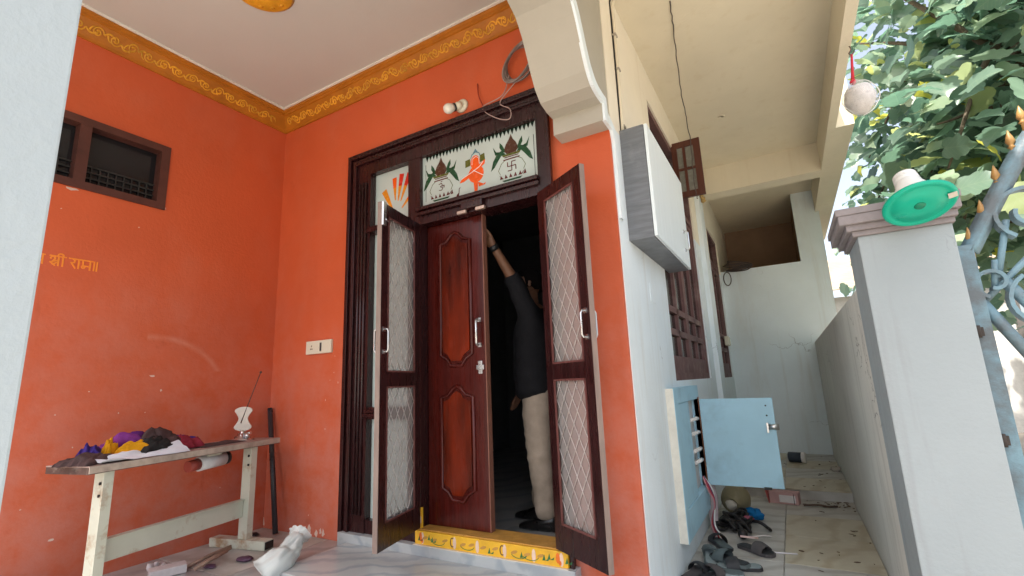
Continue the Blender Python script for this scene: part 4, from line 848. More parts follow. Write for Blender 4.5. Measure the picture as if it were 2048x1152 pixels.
cloth(.0, .03, .09, .10, .095, 8, RED, 'red cloth folded beside the blue violet cloth', 10.5, .005)
cloth(.06, .25, .08, .17, .022, 5, BRO, 'flat brown cloth strip lying beside the thread stand', 11.4, .0)
# paper sheet
N = 16; vs = []; fs = []
for j in range(N+1):
    for i in range(N+1):
        u, v = i/N, j/N; z = TZ+.004+.055*(1-u)*(.25+.75*v)+.022*max(0, noise.noise(Vector((u*3, v*5, 4.4)))+.15)
        vs.append(TM @ Vector((.04+.125*u+.012*math.sin(v*9), -.56+.47*v, z)))
fs = [(j*(N+1)+i, j*(N+1)+i+1, (j+1)*(N+1)+i+1, (j+1)*(N+1)+i) for j in range(N) for i in range(N)]
obj('paper_sheet', B().add(vs, fs, True).add([v-Vector((0, 0, .001)) for v in vs], [f[::-1] for f in fs], True), flat('bluish_white_paper', (.68, .73, .80), .7, var=.04), None, 'crumpled bluish white paper sheet along the table edge', 'paper')
# thread stand
S0 = TM @ Vector((-.02, .46, TZ)); TS = thing('thread_stand', S0, 'white figure eight shaped stand with thin rod on the table', 'thread stand')
out = []
for i in range(40):
    a = 2*math.pi*i/40; r = .062*math.sqrt(abs(math.cos(a)**2*1.0+.18)) if False else None
o8 = []
for i in range(48):
    t = 2*math.pi*i/48; z = .085*math.cos(t); w = .030+.030*(abs(z)/.055)**1.5 if abs(z) < .055 else math.sqrt(max(0, .06**2*(1-((abs(z)-.055)/.03)**2)))
    o8.append((w*(1 if math.sin(t) >= 0 else -1), z+.15))
Mt = Matrix.Translation(S0) @ Matrix.Rotation(R(40), 4, 'Z') @ Matrix(((1, 0, 0, 0), (0, 0, -1, 0), (0, 1, 0, 0), (0, 0, 0, 1)))
obj('plate', B().prism(o8, .014, Mt), flat('cream_plastic', (.66, .60, .52), .45), TS)
obj('base', B().lathe([(.075, 0), (.075, .008), (.05, .014), (.035, .02), (.02, .045), (.022, .07)], S0, 20).box(-.03, .04, -.02, .03, .005, .05, Matrix.Translation(S0)), STEEL, TS)
obj('arm', B().tube([S0+Vector((-.06, -.02, .012)), S0+Vector((-.03, .0, .03)), S0+Vector((.05, .03, .05))], .012, 8).ball(S0+Vector((.055, .0, .03)), .02, 8, 6), STEEL, TS)
obj('rod', B().tube([S0+Vector((0, -.02, .12)), S0+Vector((.075, .06, .48))], .0035, 6).ball(S0+Vector((.075, .06, .48)), .009, 8, 6), flat('dark_rod', (.08, .05, .04)), TS)
# leaning pole in the corner
obj('leaning_pole', B().tube([(.30, -.10, .012), (.052, -.035, .905)], .019, 12), mat('dark_pvc', (.035, .035, .04), rough=.3, var=.1), None, 'dark plastic pipe leaning in the orange corner behind the table', 'pipe')
# plastic bag, rubble, sticks
def blob(name, c, r, m, lab, cat, seed, disp=.35, rot=0, freq=2.2, seg=28, rg=18):
    s = B().ball(c, r, seg, rg, Matrix.Rotation(rot, 4, 'Z'), disp=disp, seed=seed, freq=freq)
    for v in s.v: v.z = max(v.z, .002 if c[2] > -.05 else ZP+.002)
    return obj(name, s, m, None, lab, cat)
# bag as a twisted upright sack
top = on(600, 1068, 'y', -.36); b0 = on(552, 1150, 'z', .0)
path = bez([(b0.x-.02, b0.y-.05, .004), (b0.x, b0.y, .05), tuple(Vector((b0.x, b0.y, .02)).lerp(top, .45)), tuple(Vector((b0.x, b0.y, .03)).lerp(top, .8)), tuple(top)], 9)
bag = B(); ring = 40; n_ = len(path)
rad = [.10*(1-.62*(i/(n_-1))**.75) for i in range(n_)]; rad[0] = .07; rad[-1] = .062; rad[-2] = .056; rad[-3] = .050; rad[-4] = .046; rad[-5] = .042; rad[-6] = .041
bag.tube(path, rad, ring, cap=False)
for idx, v in enumerate(bag.v):
    i, k = divmod(idx, ring); a_ = 2*math.pi*k/ring; cen = path[i]; c3 = Vector((math.cos(a_)*1.7, math.sin(a_)*1.7, i*.055))
    f = (1-2*abs(noise.noise(c3*1.6)))*.26+(1-2*abs(noise.noise(c3*3.7+Vector((4, 2, 1)))))*.10+noise.noise(v*18)*.20-.15
    v += (v-cen)*f; v.z = max(v.z, .003)
obj('plastic_bag', bag, BAGMAT, None, 'crumpled white plastic bag on the floor beside the marble step', 'bag')
p = on(335, 1142, 'z', .02)
obj('plaster_block', B().box(-.05, .05, -.09, .09, 0, .045, Matrix.Translation((p.x, p.y, .002)) @ Matrix.Rotation(R(-20), 4, 'Z'), .004), flat('greyish_plaster', (.62, .58, .58), .85, bump=.3), None, 'greyish plaster block lying by the table foot', 'block')
for k, (px, py, r) in enumerate(((300, 1138, .022), (312, 1131, .018), (327, 1129, .012), (345, 1131, .011))):
    p = on(px, py, 'z', .01); obj('plaster_lump', B().ball((p.x, p.y, r*.8), r, 9, 6, disp=.5, seed=k*3.1), flat('greyish_plaster', (.62, .58, .58)), None, ['largest crumbled plaster lump at the end of the plaster block', 'second largest plaster lump next to the largest one', 'small plaster crumb behind the middle of the plaster block', 'small plaster crumb at the far end of the plaster block'][k], 'rubble', 'plaster lumps by the block')
for k, (a, c) in enumerate((((370, 1135), (470, 1088)), ((400, 1130), (462, 1096)), ((390, 1138), (455, 1102)))):
    p, q = on(*a, 'z', .012+.012*k), on(*c, 'z', .02+.012*k)
    obj('wood_stick', B().tube([p, p.lerp(q, .5)+Vector((0, 0, .004)), q], [.010, .012, .008], 5), flat('old_timber', (.36, .24, .18), .9, var=.3), None, ['longest old timber stick lying along the porch floor by the table foot', 'short upper timber stick resting over the longest one', 'short timber stick in front of the longest one'][k], 'stick', 'timber sticks on the porch floor')
for k, (px, py, s_) in enumerate(((508, 1068, .03), (532, 1078, .025), (420, 1132, .03), (490, 1118, .04))):
    p = on(px, py, 'z', .01); obj('scrap', B().ball((p.x, p.y, s_*.3), (s_*1.5, s_, s_*.35), 10, 6, disp=.5, seed=k+20), [flat('dark_scrap', (.04, .03, .03)), flat('grey_scrap', (.35, .33, .34)), flat('purple_scrap', (.10, .05, .09)), flat('purple_scrap', (.10, .05, .09))][k], None, ['dark scrap in the orange corner behind the table', 'grey scrap at the foot of the orange corner', 'purple rag scrap lying among the timber sticks', 'purple rag scrap beside the pale metal foot'][k], 'scrap')

# ------------------------------------------------------------------ passage clutter
def slipper(px, py, rot, m1, m2, lab, z=ZP, tilt=0, L=.26, roll=0, strap=True):
    p = on(px, py, 'z', z+.02)
    t = thing('slipper', (p.x, p.y, z), lab, 'slipper', 'slippers in the passage'); Mm = Matrix.Translation((p.x, p.y, z+.003)) @ Matrix.Rotation(R(rot), 4, 'Z') @ Matrix.Rotation(R(tilt), 4, 'Y') @ Matrix.Rotation(R(roll), 4, 'X')
    o = [(-.5, 0), (-.49, .1), (-.42, .16), (-.25, .16), (-.05, .145), (.15, .18), (.32, .2), (.44, .15), (.5, .04), (.49, -.08), (.40, -.17), (.2, -.19), (-.05, -.15), (-.25, -.16), (-.42, -.16), (-.49, -.1)]
    s = B().prism([(a*L, c*L) for a, c in o], .018, Mm); obj('sole', s, m1, t)
    obj('footbed', B().prism([(a*L*.94, c*L*.92) for a, c in o], .004, Mm @ Matrix.Translation((0, 0, .018))), m2, t)
    if strap:
        s = B(); vs = []; fs = []; n = 10
        for j, (x, hh) in enumerate(((.02, .052), (.12, .056), (.24, .046), (.30, .036))):
            for i in range(n+1):
                a = math.pi*i/n; vs.append(Mm @ Vector((x*L, .195*L*math.cos(a), .012+hh*math.sin(a)**.8)))
        fs = [(j*(n+1)+i, j*(n+1)+i+1, (j+1)*(n+1)+i+1, (j+1)*(n+1)+i) for j in range(3) for i in range(n)]
        s.add(vs, fs, True); s.add([v+(v-Mm.translation).normalized()*.004 for v in vs], fs, True); obj('strap', s, m1, t)
    return t
GRS = flat('grey_green_rubber', (.10, .13, .135), .7); DKS = flat('dark_rubber', (.028, .030, .034), .6); BRS = flat('brownish_grey_rubber', (.075, .068, .070), .7); LGS = flat('pale_grey_footbed', (.22, .27, .28), .7)
slipper(1392, 1145, 75, DKS, BRS, 'dark slipper nearest the wall foot under the meter box', roll=6)
slipper(1420, 1112, 100, GRS, LGS, 'grey green slipper leaning on its side against the wall', tilt=-8, roll=25, z=ZP+.01)
slipper(1440, 1085, 120, DKS, GRS, 'dark grey slipper pointing under the black cable tangle', roll=8)
slipper(1458, 1118, 150, GRS, DKS, 'dark blue grey slipper lying across the others', z=ZP+.02)
slipper(1478, 1132, 200, DKS, LGS, 'slipper with pale footbed at the outer side of the pile', strap=True)
slipper(1418, 1150, 60, BRS, DKS, 'brown black slipper beside the dark slipper at the wall foot', roll=-5)
slipper(1512, 1098, -35, BRS, DKS, 'brownish grey slide slipper apart from the pile')
slipper(1440, 1142, 185, LGS, GRS, 'pale worn slipper under the pile', strap=False)
PT = on(1458, 1022, 'z', ZP)
pot = thing('clay_pot', (3.20, 2.2, ZP), 'olive brown round pot lying on its side below the blue door', 'pot')
Mp = Matrix.Translation((3.175, 2.18, ZP+.115)) @ Vector((-.15, -.9, -.12)).to_track_quat('Z', 'Y').to_matrix().to_4x4()
obj('body', B().lathe([(.02, -.13), (.07, -.115), (.105, -.07), (.117, -.01), (.105, .05), (.075, .09), (.05, .11), (.052, .135), (.06, .14), (.045, .135), (.04, .1)], (0, 0, 0), 24, Mp), mat('olive_clay', (.26, .22, .13), rough=.55, var=.15, scale=6, dirt=(.4, .36, .27), damt=.5, dscale=9), pot)
obj('neck_cloth', B().ball(Mp @ Vector((0, 0, .13)), (.045, .035, .04), 12, 8, disp=.5, seed=4), flat('cream_rag', (.58, .53, .45), .9), pot)
blob('blue_cap', (3.30, 2.02, ZP+.045), (.085, .075, .05), fabric('bright_blue_fabric', (.01, .14, .36)), 'bright blue crumpled cloth cap beside the clay pot', 'cap', 5.2)
s = B()
for k in range(14):
    a = k*.9; c0 = Vector((3.20+.05*math.sin(k*2.3), 1.80+.10*math.cos(k*1.7), ZP+.03+.012*(k % 4)))
    s.tube([c0+Vector((.07*math.cos(t+a), .11*math.sin(t), .02*math.sin(2*t+k))) for t in [2*math.pi*i/14 for i in range(14)]], .012, 6, closed=True)
s.tube(bez([(3.25, 1.85, ZP+.04), (3.36, 1.80, ZP+.05), (3.42, 1.78, ZP+.02), (3.44, 1.74, ZP+.015)], 6), .012, 6); s.tube(bez([(3.22, 1.72, ZP+.05), (3.26, 1.60, ZP+.04), (3.27, 1.52, ZP+.02)], 6), .016, 6)
s.ball((3.275, 1.50, ZP+.035), .033, 12, 8)
obj('cable_tangle', s, flat('black_rubber_cable', (.014, .012, .013), .45), None, 'tangled black cables in front of the clay pot', 'cable')
blob('pink_rag', (3.29, 1.83, ZP+.06), (.04, .03, .02), fabric('dull_pink_fabric', (.35, .10, .14)), 'dull pink scrap resting on the black cable tangle', 'rag', 2.2)
p = on(1570, 1006, 'z', ZP)
CB = thing('carton', (p.x, p.y, ZP), 'pink and white torn carton lying against the passage step', 'carton'); Mc = Matrix.Translation((p.x, p.y, ZP+.002)) @ Matrix.Rotation(R(-10), 4, 'Z')
obj('box', B().box(-.11, .12, -.05, .05, 0, .10, Mc), flat('dull_pink_card', (.50, .30, .29), .8), CB)
obj('label_patch', B().box(-.03, .10, -.053, -.05, .015, .075, Mc), flat('white_card', (.66, .62, .62)), CB)
obj('flap', B().box(-.115, -.11, -.06, .06, .0, .13, Mc @ Matrix.Rotation(R(-12), 4, 'Y')), flat('red_card', (.55, .14, .13)), CB)
obj('slit', B().box(.085, .09, -.0545, -.053, .005, .09, Mc), BLACKP, CB)
p = on(1596, 925, 'z', -.038)
TN = thing('paint_tin', (p.x, p.y, -.038), 'small dark tin with white lid lying on the passage step', 'tin'); Mn = Matrix.Translation((p.x, p.y, .022)) @ Matrix.Rotation(R(90), 4, 'Y') @ Matrix.Rotation(R(12), 4, 'X')
obj('can', B().lathe([(.055, -.09), (.058, -.08), (.058, .05)], (0, 0, 0), 20, Mn), flat('blue_black_tin', (.03, .045, .065), .4), TN)
obj('lid', B().lathe([(.06, .05), (.062, .055), (.062, .085), (.055, .092)], (0, 0, 0), 20, Mn), flat('white_plastic_lid', (.72, .70, .70), .4), TN)
p = on(1672, 943, 'z', -.038)
obj('stone_chip', B().ball((p.x, p.y, -.015), (.05, .04, .028), 10, 7, disp=.5, seed=9), flat('dull_stone', (.40, .36, .32), .9), None, 'dull stone chip on the step at the compound wall', 'stone')
p = on(1640, 1015, 'z', ZP)
obj('dry_stick', B().tube(bez([(p.x-.12, p.y-.01, ZP+.012), (p.x, p.y+.015, ZP+.016), (p.x+.06, p.y-.01, ZP+.014), (p.x+.13, p.y+.03, ZP+.012)], 5), .009, 6), flat('dark_dry_wood', (.08, .05, .035)), None, 'dry dark stick at the foot of the passage step', 'stick')
p = on(1560, 1108, 'z', ZP)
obj('white_straw', B().tube([(p.x-.09, p.y-.01, ZP+.006), (p.x+.10, p.y+.02, ZP+.006)], .005, 6), flat('white_straw_plastic', (.72, .70, .75)), None, 'thin white straw on the passage floor beside the slide slipper', 'straw')
p = on(1500, 1078, 'z', ZP+.03)
s = B().prism([(0, 0), (.09, .01), (.11, .05), (.05, .06), (.01, .04)], .012, Matrix.Translation((p.x-.06, p.y, ZP+.035)) @ Matrix.Rotation(R(-15), 4, 'X'))
obj('paper_scrap', s, flat('pinkish_paper', (.60, .42, .38)), None, 'pinkish paper scrap behind the slide slipper', 'paper')
p = on(1527, 1077, 'z', ZP); obj('paper_curl', B().tube(bez([(p.x-.07, p.y-.03, ZP+.012), (p.x, p.y, ZP+.02), (p.x+.05, p.y+.03, ZP+.012)], 5), .009, 6, sq=.4), flat('white_card', (.66, .62, .62)), None, 'white paper curl next to the pinkish scrap', 'paper')
lit = B(); random.seed(21)
for k in range(70):
    y_ = random.choice((random.gauss(2.78, .1), random.uniform(1.0, 2.8), random.uniform(2.95, 5))); x_ = XC-abs(random.gauss(0, .18))-.02 if k % 4 else random.uniform(3.4, 4.0)
    if 2.86 < y_ < 2.93: y_ = 2.8
    z_ = (ZP if y_ < 2.88 else -.038)+.002; a = random.uniform(0, 6.3); L = random.uniform(.004, .022); w_ = L*random.uniform(.2, .7)
    lit.prism([(-L, 0), (-L*.3, -w_*random.uniform(.5, 1)), (L*.5, -w_*.6), (L, w_*.3), (L*.2, w_), (-L*.6, w_*.7)], random.uniform(.002, .006), Matrix.Translation((max(3.2, min(x_, XC-.02)), y_, z_)) @ Matrix.Rotation(a, 4, 'Z') @ Matrix.Rotation(random.uniform(-.3, .3), 4, 'X'))
obj('litter', lit, flat('dry_litter', (.13, .09, .06), .95), None, 'dry leaf litter and dirt scattered on the passage floor', 'litter', None, 'stuff')

# ------------------------------------------------------------------ person in the doorway
def skin(name, nodes, edges, m, parent, sub=2, root=0, label=None):
    me = bpy.data.meshes.new(name); me.from_pydata([Vector(n[0]) for n in nodes], edges, []); o = bpy.data.objects.new(name, me); COL.objects.link(o)
    md = o.modifiers.new('skin', 'SKIN'); md.use_smooth_shade = True
    for i, nd in enumerate(nodes):
        r = nd[1]; me.skin_vertices[0].data[i].radius = r if isinstance(r, tuple) else (r, r); me.skin_vertices[0].data[i].use_root = (i == root)
    ss = o.modifiers.new('sub', 'SUBSURF'); ss.levels = sub; ss.render_levels = sub
    dg = bpy.context.evaluated_depsgraph_get(); me2 = bpy.data.meshes.new_from_object(o.evaluated_get(dg)); o.modifiers.clear(); o.data = me2; bpy.data.meshes.remove(me)
    me2.polygons.foreach_set('use_smooth', [True]*len(me2.polygons)); me2.materials.clear(); me2.materials.append(m)
    o.parent = parent; o.location = -WL[parent]; WL[o] = Vector(); return o
def chain(*ids): return list(zip(ids[:-1], ids[1:]))
PR = thing('person', (2.15, .52, .085), 'person in black shirt and khaki trousers reaching up to the door edge', 'person')
SKIN = mat('brown_skin', (.17, .08, .045), rough=.5, var=.1, scale=15)
hipz = .98
sL = (2.225, .40, 1.475); eL = (2.155, .30, 1.735); wL = (2.098, .165, 1.93); hL = (2.075, .135, 2.0)
sR = (2.17, .70, 1.475); eR = (2.13, .76, 1.20); wR = (2.00, .68, .99); hR = (1.965, .66, .92)
nd = [((2.21, .55, .98), (.085, .08)), ((2.20, .55, 1.12), (.085, .08)), ((2.19, .55, 1.28), (.10, .09)), ((2.195, .55, 1.42), (.10, .09)), ((2.195, .55, 1.52), (.065, .065)), ((2.19, .55, 1.59), (.055, .055)),
      (sL, .055), (eL, .043), (wL, .028), (sR, .055), (eR, .043), (wR, .028),
      ((2.22, .46, .90), .06), ((2.235, .46, .56), .05), ((2.25, .46, .17), .04), ((2.18, .64, .90), .06), ((2.13, .66, .56), .05), ((2.09, .68, .17), .04)]
ed = chain(0, 1, 2, 3, 4, 5)+[(3, 6)]+chain(6, 7, 8)+[(3, 9)]+chain(9, 10, 11)+[(0, 12)]+chain(12, 13, 14)+[(0, 15)]+chain(15, 16, 17)
# hands: palm + five fingers each (appended to the same skeleton so the body is one mesh)
def hand(nd, ed, wi, w, h, palm_dir, curl_dir, spread):
    w, h = Vector(w), Vector(h); d = (h-w).normalized(); sp = Vector(spread).normalized(); cu = Vector(curl_dir).normalized()
    k = len(nd); nd.append((tuple(w+d*.05), (.034, .026))); ed.append((wi, k))
    for j, (off, ln) in enumerate(((-.028, .068), (-.010, .078), (.010, .074), (.027, .060))):
        a = w+d*.085+sp*off; b1 = a+d*ln*.5+cu*.012; c1 = b1+d*ln*.15+cu*ln*.4; e1 = c1-d*ln*.15+cu*ln*.25
        i = len(nd); nd += [(tuple(a), .0105), (tuple(b1), .009), (tuple(c1), .0085), (tuple(e1), .007)]; ed += [(k, i), (i, i+1), (i+1, i+2), (i+2, i+3)]
    a = w+d*.04-sp*.032+cu*.01; b1 = a+d*.03-sp*.012+cu*.02; c1 = b1+d*.028+cu*.012
    i = len(nd); nd += [(tuple(a), .012), (tuple(b1), .0105), (tuple(c1), .0085)]; ed += [(k, i), (i, i+1), (i+1, i+2)]
hand(nd, ed, 8, wL, hL, None, (-.25, -.75, .1), (.85, -.25, .1)); hand(nd, ed, 11, wR, hR, None, (-.35, -.1, -.6), (.1, 1, 0))
body = skin('body', nd, ed, SKIN, PR, 2)
# head
hc = Vector((2.15, .54, 1.725)); fwd = Vector((-.86, -.50, .06)).normalized(); rgt = fwd.cross(Vector((0, 0, 1))).normalized(); upv = rgt.cross(fwd)
Mh = Matrix((fwd, -rgt, upv)).transposed().to_4x4(); Mh.translation = hc
hd = B(); seg, rg = 32, 24; vs = []
for i in range(rg+1):
    a = math.pi*i/rg
    for k in range(seg):
        t = 2*math.pi*k/seg; d = Vector((math.sin(a)*math.cos(t), math.sin(a)*math.sin(t), math.cos(a)))
        x, y_, z = d.x*.098, d.y*.076, d.z*.118
        if z < -.02: f = 1-(-z-.02)*1.8; y_ *= f; x = x*(1-(-z-.02)*1.0)+(.012 if d.x > 0 else .01)
        if d.x > 0:
            ny = abs(y_)
            x += .026*math.exp(-(ny/.013)**2)*math.exp(-((z+.012)/.022)**2)          # nose
            x -= .010*math.exp(-((ny-.032)/.016)**2)*math.exp(-((z-.016)/.014)**2)      # eye sockets
            x += .006*math.exp(-((z-.036)/.012)**2)*math.exp(-(ny/.05)**2)             # brow
            x += .007*math.exp(-(ny/.024)**2)*math.exp(-((z+.052)/.010)**2)            # lips
            x += .010*math.exp(-(ny/.022)**2)*math.exp(-((z+.092)/.016)**2)            # chin
        vs.append(Mh @ Vector((x, y_, z)))
hd.add(vs, [(i*seg+k, (i+1)*seg+k, (i+1)*seg+(k+1) % seg, i*seg+(k+1) % seg) for i in range(rg) for k in range(seg)], True)
for sg in (-1, 1): hd.ball(Mh @ Vector((-.006, sg*.078, -.004)), (.018, .010, .030), 10, 8, Mh.to_3x3().to_4x4())
hd.tube([hc+Vector((.01, .0, -.05)), hc+Vector((.012, .003, -.16))], [.055, .058], 16)
head = obj('head', hd, SKIN, PR)
for sg in (-1, 1): obj('eye', B().ball(Mh @ Vector((.085, sg*.032, .016)), .0115, 10, 8), flat('eye_white', (.5, .48, .45), .2), head)
for sg in (-1, 1): obj('eyebrow', B().ball(Mh @ Vector((.094, sg*.032, .038)), (.006, .020, .004), 8, 6, Mh.to_3x3().to_4x4()), flat('black_hair', (.006, .005, .005), .9, spec=.05), head)
hr = B(); vs = []
for i in range(rg+1):
    a = math.pi*.62*i/rg
    for k in range(seg):
        t = 2*math.pi*k/seg; d = Vector((math.sin(a)*math.cos(t), math.sin(a)*math.sin(t), math.cos(a)))
        lim = .045 if d.x > .35 else (-.03 if d.x > -.2 else -.08)
        z = max(d.z*.13, lim); n_ = 1+.06*noise.noise(d*9)
        vs.append(Mh @ Vector((d.x*.108*n_-.006, d.y*.086*n_, z*n_)))
hr.add(vs, [(i*seg+k, (i+1)*seg+k, (i+1)*seg+(k+1) % seg, i*seg+(k+1) % seg) for i in range(rg) for k in range(seg)], True)
obj('hair', hr, MATS['black_hair'], PR)
BLKS = fabric('black_shirt_fabric', (.012, .012, .014)); KH = fabric('khaki_fabric', (.33, .27, .215))
sleeveL = Vector(eL).lerp(Vector(wL), .12); sleeveR = Vector(eR).lerp(Vector(wR), .25)
nd2 = [((2.195, .55, .90), (.195, .165)), ((2.185, .55, .98), (.195, .165)), ((2.17, .55, 1.12), (.195, .16)), ((2.17, .55, 1.28), (.185, .155)), ((2.19, .55, 1.43), (.135, .12)), ((2.195, .55, 1.53), (.07, .075)), (sL, .082), (eL, .060), (tuple(sleeveL), .052), (sR, .08), (eR, .06), (tuple(sleeveR), .05)]
shirt = skin('shirt', nd2, chain(0, 1, 2, 3, 4, 5)+[(4, 6)]+chain(6, 7, 8)+[(4, 9)]+chain(9, 10, 11), BLKS, PR, 2)
nd3 = [((2.215, .55, 1.22), (.12, .11)), ((2.215, .55, 1.06), (.138, .128)), ((2.215, .55, .93), (.145, .13)), ((2.215, .465, .84), (.115, .11)), ((2.225, .46, .55), (.096, .09)), ((2.24, .46, .36), (.084, .08)), ((2.25, .46, .15), (.074, .072)), ((2.18, .635, .84), (.098, .098)), ((2.135, .66, .55), (.080, .080)), ((2.105, .67, .36), (.07, .07)), ((2.095, .68, .15), (.066, .066))]
tro = skin('trousers', nd3, chain(0, 1, 2)+[(2, 3)]+chain(3, 4, 5, 6)+[(2, 7)]+chain(7, 8, 9, 10), KH, PR, 3)
for m_, amp in ((tro.data, .012), (shirt.data, .018)):
    for v in m_.vertices:
        q = Vector((v.co.x*7, v.co.y*7, v.co.z*13)); r_ = 1-2*abs(noise.noise(q)); v.co += v.normal*amp*(r_*.5+noise.noise(q*2.1)*.4-.25)
for (x, y_) in ((2.25, .46), (2.095, .68)):
    s = B(); secs = [(.07, .030, .055, .105), (.03, .036, .042, .11), (-.04, .040, .040, .085), (-.10, .043, .030, .062), (-.16, .040, .022, .048), (-.195, .026, .016, .036), (-.208, .010, .010, .024)]
    vs = []; n = 14
    for (dx, hw, hh, top) in secs:
        for k in range(n):
            t = 2*math.pi*k/n; vs.append((x+dx, y_+hw*math.cos(t), .088+max(0, top/2+top/2*math.sin(t))))
    s.add(vs, [(i*n+k, i*n+(k+1) % n, (i+1)*n+(k+1) % n, (i+1)*n+k) for i in range(len(secs)-1) for k in range(n)]+[tuple(range(n)), tuple((len(secs)-1)*n+k for k in range(n))[::-1]], True)
    obj('shoe', s, mat('black_leather', (.01, .009, .009), rough=.3, var=.1), PR)
obj('watch', B().tube([Vector(wL)-Vector((-.003, -.01, .016)), Vector(wL)+Vector((-.005, -.012, .012))], .034, 14), BLACKP, PR)

# ------------------------------------------------------------------ beyond the compound wall
def leaf_mesh(name, m):
    half = [(0, 0), (.12, -.07), (.27, -.05), (.39, .05), (.43, .17), (.385, .26), (.50, .35), (.505, .45), (.38, .50), (.40, .61), (.30, .71), (.17, .76), (.10, .89), (0, 1.0)]
    vs = []; fs = []; n = len(half)
    mid = [(0, y_) for _, y_ in half]
    for sg in (1, -1):
        k = len(vs)
        for (x, y_) in half: vs.append(((sg*x), y_, (.34*abs(x)-.5*x*x)-.42*(y_-.3)**2+.05*math.sin(7*y_+5*x)))
        for x, y_ in mid: y2 = max(0, min(1, y_*.9+.02)); vs.append((0, y2, -.42*(y2-.3)**2))
        for i in range(n-1):
            f = (k+i, k+i+1, k+n+i+1, k+n+i); fs.append(f if sg > 0 else f[::-1])
    return vs, fs
LV, LFc = leaf_mesh('leaf', None)
def add_uv(me, xy):
    lay = me.uv_layers.new(name='leaf_uv'); vi = [0]*len(me.loops); me.loops.foreach_get('vertex_index', vi)
    lay.data.foreach_set('uv', [c for i in vi for c in xy[i]])
def lm(material):
    s = B(); s.add([Vector(v) for v in LV], LFc, True); me = s.mesh('leaf', material, Vector()); add_uv(me, [(v.co.x, v.co.y) for v in me.vertices]); return me
random.seed(5)
TR = thing('broadleaf_tree', (6.4, 3.0, -.16), 'broad leaved green tree overhanging the compound wall and gate', 'tree')
tb = B(); tb.tube(bez([(6.4, 3.0, -.3), (6.35, 3.05, .8), (6.5, 3.2, 1.9), (6.45, 3.5, 3.0), (6.6, 3.9, 4.4), (6.8, 4.2, 6.0)], 6), [.17-.0042*i for i in range(31)], 12)
obj('trunk', tb, BARK, TR)
ends = []; br = B()
CC_ = Vector((6.2, 4.7, 4.2)); RAD = Vector((1.9, 2.9, 3.0))
for k in range(64):
    for _ in range(60):
        d = Vector((random.uniform(-1, 1), random.uniform(-1, 1), random.uniform(-1, 1)))
        if d.length > 1 or d.length < .35: continue
        e = CC_+Vector((d.x*RAD.x, d.y*RAD.y, d.z*RAD.z))
        if k % 3 == 0: e = Vector((random.uniform(4.9, 6.0), random.uniform(2.2, 7.5), random.uniform(2.2, 5.2)))
        if e.x > 4.9 and e.z > 1.55 and (e.y > .9): break
    s0 = Vector((6.45, 3.4, random.uniform(2.2, 5))); mid = s0.lerp(e, .55)+Vector((0, 0, random.uniform(0, .5)))
    br.tube(bez([s0, mid, e], 6), [.05-.0035*i for i in range(13)], 6); ends += [(e, 1), (mid, .8), (s0.lerp(e, .8), .9)]
obj('branch', br, BARK, TR)
leaves = []
for (e, q) in ends:
    for _ in range(22):
        p = e+Vector((random.gauss(0, .36), random.gauss(0, .40), random.gauss(0, .34)))
        if p.x < 4.72 or p.z < 1.45 or (p.y < 1.7): continue
        if p.x < 5.0 and p.y < 1.2: continue
        nrm = Vector((random.gauss(-.15, .5), random.gauss(-.35, .5), random.gauss(.65, .4))).normalized()
        tip = Vector((random.gauss(0, 1), random.gauss(0, 1), random.gauss(-.7, .6))); tip = (tip-nrm*tip.dot(nrm)).normalized(); xx = tip.cross(nrm)
        Mx = Matrix((xx, tip, nrm)).transposed().to_4x4(); Mx.translation = p; s_ = random.uniform(.15, .28)
        leaves.append(((p-CAM).length, Mx @ Matrix.Scale(s_, 4)))
def inview(Mx):
    d = Mx.translation-CAM; w = d.dot(FW)
    return w > 0 and d.dot(RT)/w*F < 1080 and d.dot(UP)/w*F < 640
vis = sorted([l for l in leaves if inview(l[1])], key=lambda l: l[0]); rest = [l for l in leaves if not inview(l[1])]
me = lm(LEAF_O)
for d_, Mx in vis[:290]:
    o = bpy.data.objects.new('leaf', me); COL.objects.link(o); o.parent = TR; o.matrix_local = Matrix.Translation(-WL[TR]) @ Mx
cr_ = B()
for d_, Mx in vis[290:]+rest: cr_.add([Mx @ Vector(v) for v in LV], LFc, True)
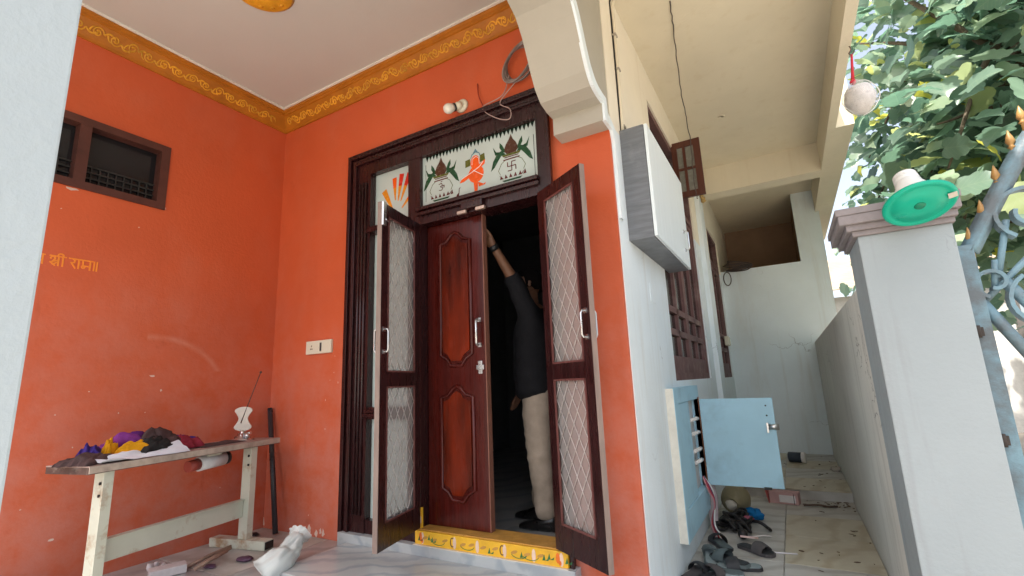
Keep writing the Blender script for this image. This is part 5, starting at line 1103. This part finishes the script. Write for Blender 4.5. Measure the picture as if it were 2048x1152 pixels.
mc = bpy.data.meshes.new('crown'); mc.from_pydata([v-WL[TR] for v in cr_.v], [], cr_.f); mc.polygons.foreach_set('use_smooth', [True]*len(mc.polygons)); mc.materials.append(LEAF_S); k_ = len(LV); add_uv(mc, [(LV[i % k_][0], LV[i % k_][1]) for i in range(len(mc.vertices))])
o = bpy.data.objects.new('crown', mc); COL.objects.link(o); o.parent = TR; WL[o] = WL[TR]; o['kind'] = 'stuff'
# neighbour's shed with corrugated roof behind the far wall
SH = thing('sheet_roof_shed', (5.6, 9.6, -.16), 'shed with brownish corrugated sheet roof behind the far wall', 'shed')
s = B(); vs = []; fs = []; n = 110
for i in range(n+1):
    t = i/n; yy = 9.0+1.6*t; zz = 2.62+.93*t+.022*math.sin(2*math.pi*t*18)
    for x in (4.3, 7.5): vs += [(x, yy, zz), (x, yy+.004, zz-.014)]
for i in range(n):
    k = i*4; fs += [(k, k+4, k+6, k+2), (k+1, k+3, k+7, k+5), (k, k+1, k+5, k+4), (k+2, k+6, k+7, k+3)]
s.add(vs, fs); obj('sheet_roof', s, flat('brown_sheet', (.30, .22, .15), .6, scale=2), SH)
obj('wall', B().box(4.4, 7.4, 9.3, 10.4, -.3, 2.5), flat('pale_shed_wall', (.62, .6, .55), .8), SH)
for x in (4.5, 7.3): obj('post', B().box(x-.04, x+.04, 9.1, 9.18, -.3, 2.62), flat('dark_post', (.1, .09, .08)), SH)
# house across the road
NB = thing('neighbour_house', (23, 5, -.16), 'pale house with yellow band across the road beyond the gate', 'house')
obj('wall', B().box(20.5  , 26, -4, 16, -.3, 3.3), flat('pale_house_paint', (.72, .70, .66), .8, scale=1), NB)
obj('band', B().box(20.44, 20.5, -4, 16, 2.5, 2.9), flat('yellow_band_paint', (.72, .42, .06), .7), NB)
obj('lower_band', B().box(20.43, 20.5, -4, 16, -.3, .5), flat('orange_dado_paint', (.55, .16, .05), .7), NB)
obj('roof', B().box(20.2, 26.3, -4.3, 16.3, 3.3, 3.5), flat('roof_cement', (.4, .38, .35)), NB)
for k in range(4):
    y = -2+k*4.6; w_ = obj('window', B().box(20.40, 20.46, y, y+1.2, 1.3, 2.4), WINW, NB); obj('pane', B().box(20.385, 20.40, y+.1, y+1.1, 1.4, 2.3), DARKG, w_)
